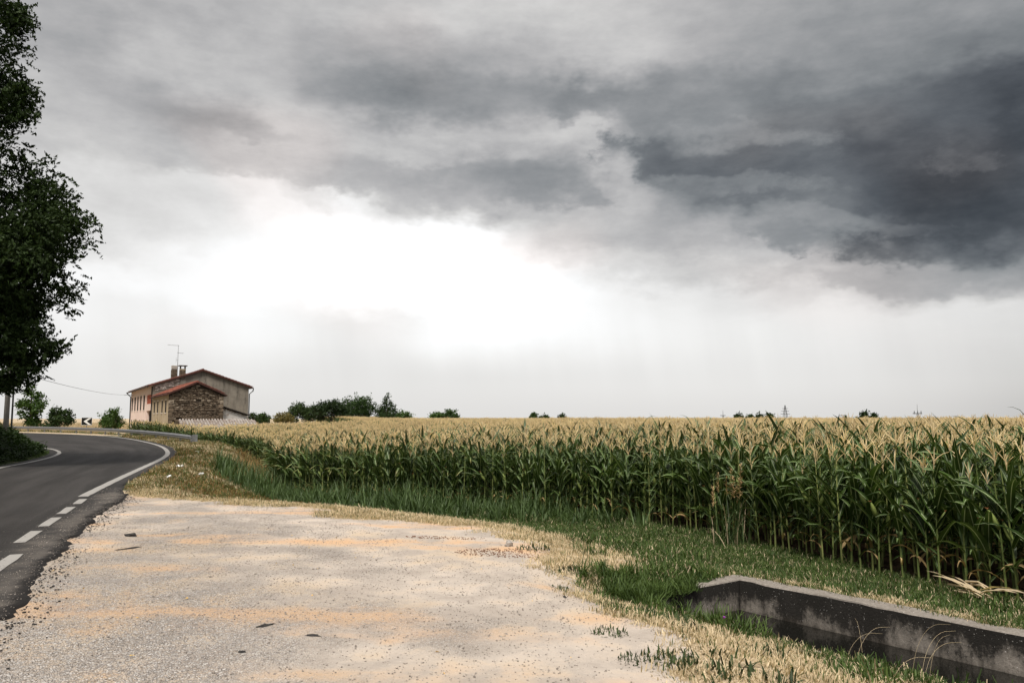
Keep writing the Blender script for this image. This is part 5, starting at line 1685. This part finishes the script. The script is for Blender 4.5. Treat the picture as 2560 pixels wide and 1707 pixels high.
def build_pylons():
    """masts far beyond the field"""
    M = plain('far_steel', (.10, .10, .105), (.16, .16, .165), 2, .7)
    def at(px, d): return (px - 1280) / 1990 * d, d
    def lattice(name, px, d, h, w, arms, label, wide=.5):
        x, y = at(px, d); t = empty(name, (x, y, -.6), label=label, cat='mast', group='masts on the horizon')
        m = MB(); k = 8
        for s in (-1, 1):
            for q in (-1, 1): m.tube([(s * w, q * w, 0), (s * w * wide, q * w * wide, h)], .07 * w + .05, 4)
        for i in range(k):
            z0, z1 = h * i / k, h * (i + 1) / k; a, b = w * (1 - (1 - wide) * i / k), w * (1 - (1 - wide) * (i + 1) / k)
            m.tube([(-a, -a, z0), (b, -b, z1)], .05 * w + .03, 4); m.tube([(a, -a, z0), (-b, -b, z1)], .05 * w + .03, 4)
        m.build('tower', M, t)
        for z, L in arms:
            q = MB(); q.box(-L, L, -.35, .35, z, z + .5); q.build('platform' if L < 4 else 'arm', M, t)
        return t
    t = lattice('telecom_mast', 2289, 520, 5.2, .55, ((5.2, 2.9),), 'tallest dark telecom mast on the right horizon', .9)
    m = MB(); m.tube([(0, 0, 5), (0, 0, 11.5)], [.18, .08], 6); m.build('antenna_rod', M, t)
    for s in (-1, 0, 1):
        m = MB(); m.box(s * 2.2 - .22, s * 2.2 + .22, -.5, -.2, 5.0, 7.0); m.build('panel_antenna', M, t)
    t = lattice('telecom_mast', 1805, 620, 4.2, .45, ((4.2, 2.0),), 'small telecom mast left of the four horizon trees', .9)
    m = MB(); m.tube([(0, 0, 4), (0, 0, 8.6)], [.2, .1], 6); m.build('antenna_rod', M, t)
    t = lattice('water_tower', 2104, 560, 3.2, .8, ((4.0, 2.4), (2.6, 3.0)), 'squat flat-topped mast between the horizon trees', .9)
    lattice('power_pylon', 1960, 900, 17, 2.6, ((7, 5.2), (10, 4.2), (13, 3.0)), 'faint thin power pylon right of the four horizon trees', .08)


build_pylons()


# ------------------------------------------------------------------ small things on the ground
def rock(name, loc, size, m, label, cat, seed, group=None):
    bm = bmesh.new(); bmesh.ops.create_icosphere(bm, subdivisions=2, radius=1)
    for v in bm.verts:
        v.co *= 1 + .8 * mnoise.noise(v.co * 1.9 + Vector((seed, 0, 0)))
        v.co = Vector((v.co.x * size[0], v.co.y * size[1], v.co.z * size[2]))
    me = bpy.data.meshes.new(name); bm.to_mesh(me); bm.free(); me.materials.append(m)
    o = link(name, me); o.location = (loc[0], loc[1], gz(*loc) + size[2] * .5); o.rotation_euler = (0, 0, seed)
    return tag(o, label, cat, group)


def build_small():
    M_LUMP = plain('asphalt_lump', (.02, .019, .018), (.05, .046, .043), 30, .9)
    M_PEB = stonemat('pebble', [(.1, (.60, .55, .50)), (.4, (.44, .39, .34)), (.7, (.28, .245, .215)), (.95, (.66, .60, .54))])
    M_CLOD = plain('red_earth', (.13, .07, .045), (.24, .135, .085), 14, .95)
    rock('stone', (-.03, 11.05), (.06, .05, .055), plain('grey_stone', (.24, .22, .20), (.38, .35, .32), 20), 'single grey stone standing on the far side of the lot', 'stone', 3)
    for k, (xy, s, lab) in enumerate((((-2.01, 6.67), (.075, .03, .012), 'flat dark lump on the left of the near gravel'), ((-1.95, 5.94), (.04, .025, .010), 'small dark lump nearest the bottom edge of the gravel'), ((-1.55, 6.42), (.07, .025, .010), 'flat dark lump in the middle of the near gravel'),
                                      ((-4.86, 10.34), (.14, .03, .012), 'dark asphalt crumb by the broken road edge'), ((.52, 8.05), (.035, .016, .008), 'dark lump on the sandy right side of the lot'), ((-5.35, 11.4), (.10, .05, .03), 'black clod against the broken asphalt edge'))):
        rock('asphalt_lump', xy, s, M_LUMP, lab, 'asphalt lump', k + 1, 'dark lumps on the gravel')
    # loose chippings nobody could count
    pm = []
    for i in range(5):
        bm = bmesh.new(); bmesh.ops.create_icosphere(bm, subdivisions=1, radius=1); r = random.Random(i)
        for v in bm.verts: v.co = Vector((v.co.x * r.uniform(.7, 1.2), v.co.y * r.uniform(.7, 1.2), v.co.z * r.uniform(.4, .7)))
        me = bpy.data.meshes.new('pebble'); bm.to_mesh(me); bm.free(); me.materials.append(M_PEB); pm.append(proto('pebble_copy', me))
    x, y = pts_in(-7, 1.2, 4, 17, 60000, lambda x, y: in_lot(x, y) * (.35 + .65 * sstep(.45, .6, fbm(x, y, .6, 5))) * np.clip(1.5 - x * .15 - y * .06, .15, 1))
    n = len(x)
    scatter('loose_gravel', pm, np.stack([x, y, ground_z(x, y) + (fbm(x, y, 1.5, 9) - .5) * .03 + .002], 1), rng.uniform(0, 6.28, n), .003 + .007 * rng.random(n) ** 3 + .006 * (rng.random(n) > .985), label='loose grey chippings strewn over the lot', cat='gravel')
    # asphalt crumbs along the broken edge, and grit carried on to the road
    e = resample(smooth_path(OUTER_EDGE, 2), step=.02); e = e[(e[:, 1] > 5) & (e[:, 1] < 19)]
    q = e[rng.integers(0, len(e), 2600)]; off = np.abs(rng.normal(0, .16, 2600))
    bm = bmesh.new(); bmesh.ops.create_icosphere(bm, subdivisions=1, radius=1)
    for v in bm.verts: v.co *= 1 + .5 * mnoise.noise(v.co * 2); v.co.z *= .55
    me = bpy.data.meshes.new('crumb'); bm.to_mesh(me); bm.free(); me.materials.append(M_LUMP)
    x, y = q[:, 0] + off * .9 - .02, q[:, 1] + off * .35
    scatter('asphalt_crumbs', [proto('crumb_copy', me)], np.stack([x, y, ground_z(x, y) + .006], 1), rng.uniform(0, 6, len(x)), .0025 + .011 * rng.random(len(x)) ** 3, label='dark crumbs of asphalt along the broken road edge', cat='asphalt crumbs')
    off = np.abs(rng.normal(0, .35, 2600)) + .02; x, y = q[:, 0] - off * .9, q[:, 1] - off * .35
    scatter('road_grit', pm, np.stack([x, y, base_z(x, y) + .032], 1), rng.uniform(0, 6, len(x)), .002 + .006 * rng.random(len(x)) ** 2, label='pale grit spilled over the edge of the asphalt', cat='grit')
    # clods of red earth and rotted leaves on the lot's far side
    for nm, cx, cy, rx, ry, cnt, lab in (('soil_stain', .0, 10.55, .75, .35, 700, 'brown patch of earth crumbs beyond the grey stone'), ('soil_crumbs', -.95, 11.7, .6, .14, 220, 'thin dark brown streak of earth near the far edge of the lot'), ('soil_heap', 2.3, 12.6, .55, .28, 420, 'reddish bare earth in the grass left of the ditch')):
        a = rng.uniform(0, 6.28, cnt); q = np.sqrt(rng.random(cnt)); x = cx + np.cos(a) * q * rx; y = cy + np.sin(a) * q * ry
        cl = []
        for i in range(2):
            bm = bmesh.new(); bmesh.ops.create_icosphere(bm, subdivisions=1, radius=1)
            for v in bm.verts: v.co *= 1 + .4 * mnoise.noise(v.co * 2 + Vector((i, 3, 0))); v.co.z *= .6
            me = bpy.data.meshes.new('clod'); bm.to_mesh(me); bm.free(); me.materials.append(M_CLOD); cl.append(proto('clod_copy', me))
        scatter(nm, cl, np.stack([x, y, ground_z(x, y) + .004], 1), rng.uniform(0, 6, cnt), .003 + .010 * rng.random(cnt) ** 2, label=lab, cat='soil')
    # scraps of paper on the bank
    M_PAPER = plain('white_paper', (.72, .72, .70), (.8, .8, .78), 8, .8)
    for k, (px, py, w, lab) in enumerate(((-14.6, 37.2, .2, 'white paper scrap high on the bank near the rail end'), (-13.9, 38.6, .13, 'small white scrap beside the paper high on the bank'), (-10.9, 26.4, .17, 'crumpled white paper on the bank by the white line'), (-9.6, 24.9, .12, 'tiny white scrap low on the green bank'), (-9.2, 21.6, .1, 'white speck of litter where bank meets gravel'))):
        m = MB(); n = 4; vs = [(w * (i / n - .5) * (1 + .2 * random.random()), w * .7 * (j / n - .5), .05 + random.uniform(-.03, .06)) for i in range(n + 1) for j in range(n + 1)]
        m.add(vs, [(i * (n + 1) + j, (i + 1) * (n + 1) + j, (i + 1) * (n + 1) + j + 1, i * (n + 1) + j + 1) for i in range(n) for j in range(n)])
        o = m.build('paper_scrap', M_PAPER); o.location = (px, py, gz(px, py) + .06); tag(o, lab, 'litter', 'litter on the bank')
    # thistle flower by the ditch
    x, y = 2.02, 7.85
    t = empty('thistle', (x, y, gz(x, y)), label='single pink purple thistle flower in grass at the ditch edge', cat='flower')
    m = MB(); m.tube([(0, 0, 0), (.01, 0, .14)], .003, 5); m.build('stem', M_GRASS, t)
    P = Plant(); r = random.Random(2)
    for k in range(26): P.add(leaf_geo(.028, .005, r.uniform(0, 1.0), r.uniform(.6, 1.6), seg=2, seed=k, p0=(.01, 0, .14), az=r.uniform(0, 6.28)), 0)
    link('petals', P.mesh('petals', [mat('thistle_purple', (.42, .10, .50), .7)]), t)
    # tall seeding grass that stands before the corn
    x, y = 3.95, 14.6
    t = empty('seeding_grass', (x, y, gz(x, y)), label='tall wild grass with brown seed heads before the corn', cat='wild grass')
    link('leaves', blades(60, .95, .32, .017, .38, 77, seg=5, droop=.8, mix=.15, mats=(0, 1)).mesh('leaves', [M_REED, M_STRAW]), t)
    r = random.Random(6)
    for k in range(9):
        a = r.uniform(0, 6.28); q = r.uniform(0, .28); bx, by = math.cos(a) * q, math.sin(a) * q; h = r.uniform(1.0, 1.45); tx, ty = bx * 1.5 + r.uniform(-.1, .1), by * 1.5 + r.uniform(-.1, .1)
        m = MB(); m.tube([(bx, by, 0), ((bx + tx) / 2, (by + ty) / 2, h * .5), (tx, ty, h)], [.006, .005, .003], 5); s = m.build('stem', M_REED, t)
        P = Plant()
        for i in range(34):
            z = h - .34 + .36 * i / 34; e = r.uniform(.02, .085) * (1 - .5 * i / 34)
            P.add(leaf_geo(e + .03, .014, r.uniform(.5, 1.1), r.uniform(1.0, 2.0), seg=2, seed=i, p0=(tx, ty, z), az=r.uniform(0, 6.28)), 0)
        link('seed_head', P.mesh('seed_head', [M_SEED]), s)
    # dead corn stalks lying at the field edge
    x, y = 5.75, 10.05
    t = empty('dead_stalks', (x, y, gz(x, y)), R(-70), label='pale dead corn stalks lying at the foot of the corn', cat='corn stalks')
    r = random.Random(8)
    for k in range(6):
        m = MB(); a = r.uniform(-.35, .35); L = r.uniform(.35, .65); z = .03 + .03 * k; o = Vector((r.uniform(-.2, .2), r.uniform(-.1, .1), z))
        m.tube([o - Vector((math.cos(a), math.sin(a), 0)) * L / 2, o + Vector((0, 0, .03)), o + Vector((math.cos(a), math.sin(a), -.1)) * L / 2], [.014, .013, .009], 6); m.build('stalk', M_STRAW, t)
    P = Plant()
    for k in range(7): P.add(leaf_geo(r.uniform(.5, .8), .045, 1.2, 1.75, seg=5, wave=.3, twist=r.uniform(-1, 1), seed=k, p0=(r.uniform(-.3, .3), r.uniform(-.1, .1), .1), az=r.choice((0, 3.14)) + r.uniform(-.4, .4)), 0)
    link('dry_leaves', P.mesh('dry_leaves', [M_STRAW]), t)


def build_litter():
    # yellowed leaves blown over the gravel
    lm = leafmat('fallen_leaf', (.62, .36, .08), (.72, .50, .16), .2, .7, .2)
    pr = []
    for i in range(3):
        P = Plant(); P.add(leaf_geo(.05, .028, 1.3, 1.8, seg=4, wave=.3, seed=i, p0=(0, 0, .008)), 0); pr.append(proto('fallen_leaf_copy', P.mesh('fallen_leaf', [lm])))
    x, y = pts_in(-5.5, .8, 5, 12, 60, lambda x, y: in_lot(x, y) * 1.0)
    put('fallen_leaves', pr, x, y, rng.uniform(.25, .7, len(x)), 'small yellow leaves scattered over the gravel', 'leaves', .2, .004)
    # bent dry stems leaning over the ditch
    x, y = 3.1, 6.75
    t = empty('dry_stems', (x, y, gz(x, y)), label='few bent dry grass stems leaning over the near ditch edge', cat='grass stems')
    r = random.Random(14)
    for k in range(8):
        m = MB(); a = r.uniform(-.6, 1.4); bx, by = r.uniform(-.5, .5), r.uniform(-.4, .3); h = r.uniform(.22, .42); d = Vector((math.cos(a), math.sin(a), 0))
        p = Vector((bx, by, -.02)); pts = [p, p + Vector((0, 0, h * .6)) + d * .05, p + Vector((0, 0, h)) + d * .16, p + Vector((0, 0, h * 1.02)) + d * .3]
        P3 = smooth_path(np.array(pts), 2); m.tube(P3, np.linspace(.0016, .0006, len(P3)), 4); m.build('stem', M_STRAW, t)


def in_lot(x, y):
    RE = np.asarray(OUTER_EDGE)
    return (poly_dist(LOT, x, y) < -.05) & (x > np.interp(y, RE[:, 1], RE[:, 0]) + .05)


build_small()
build_litter()
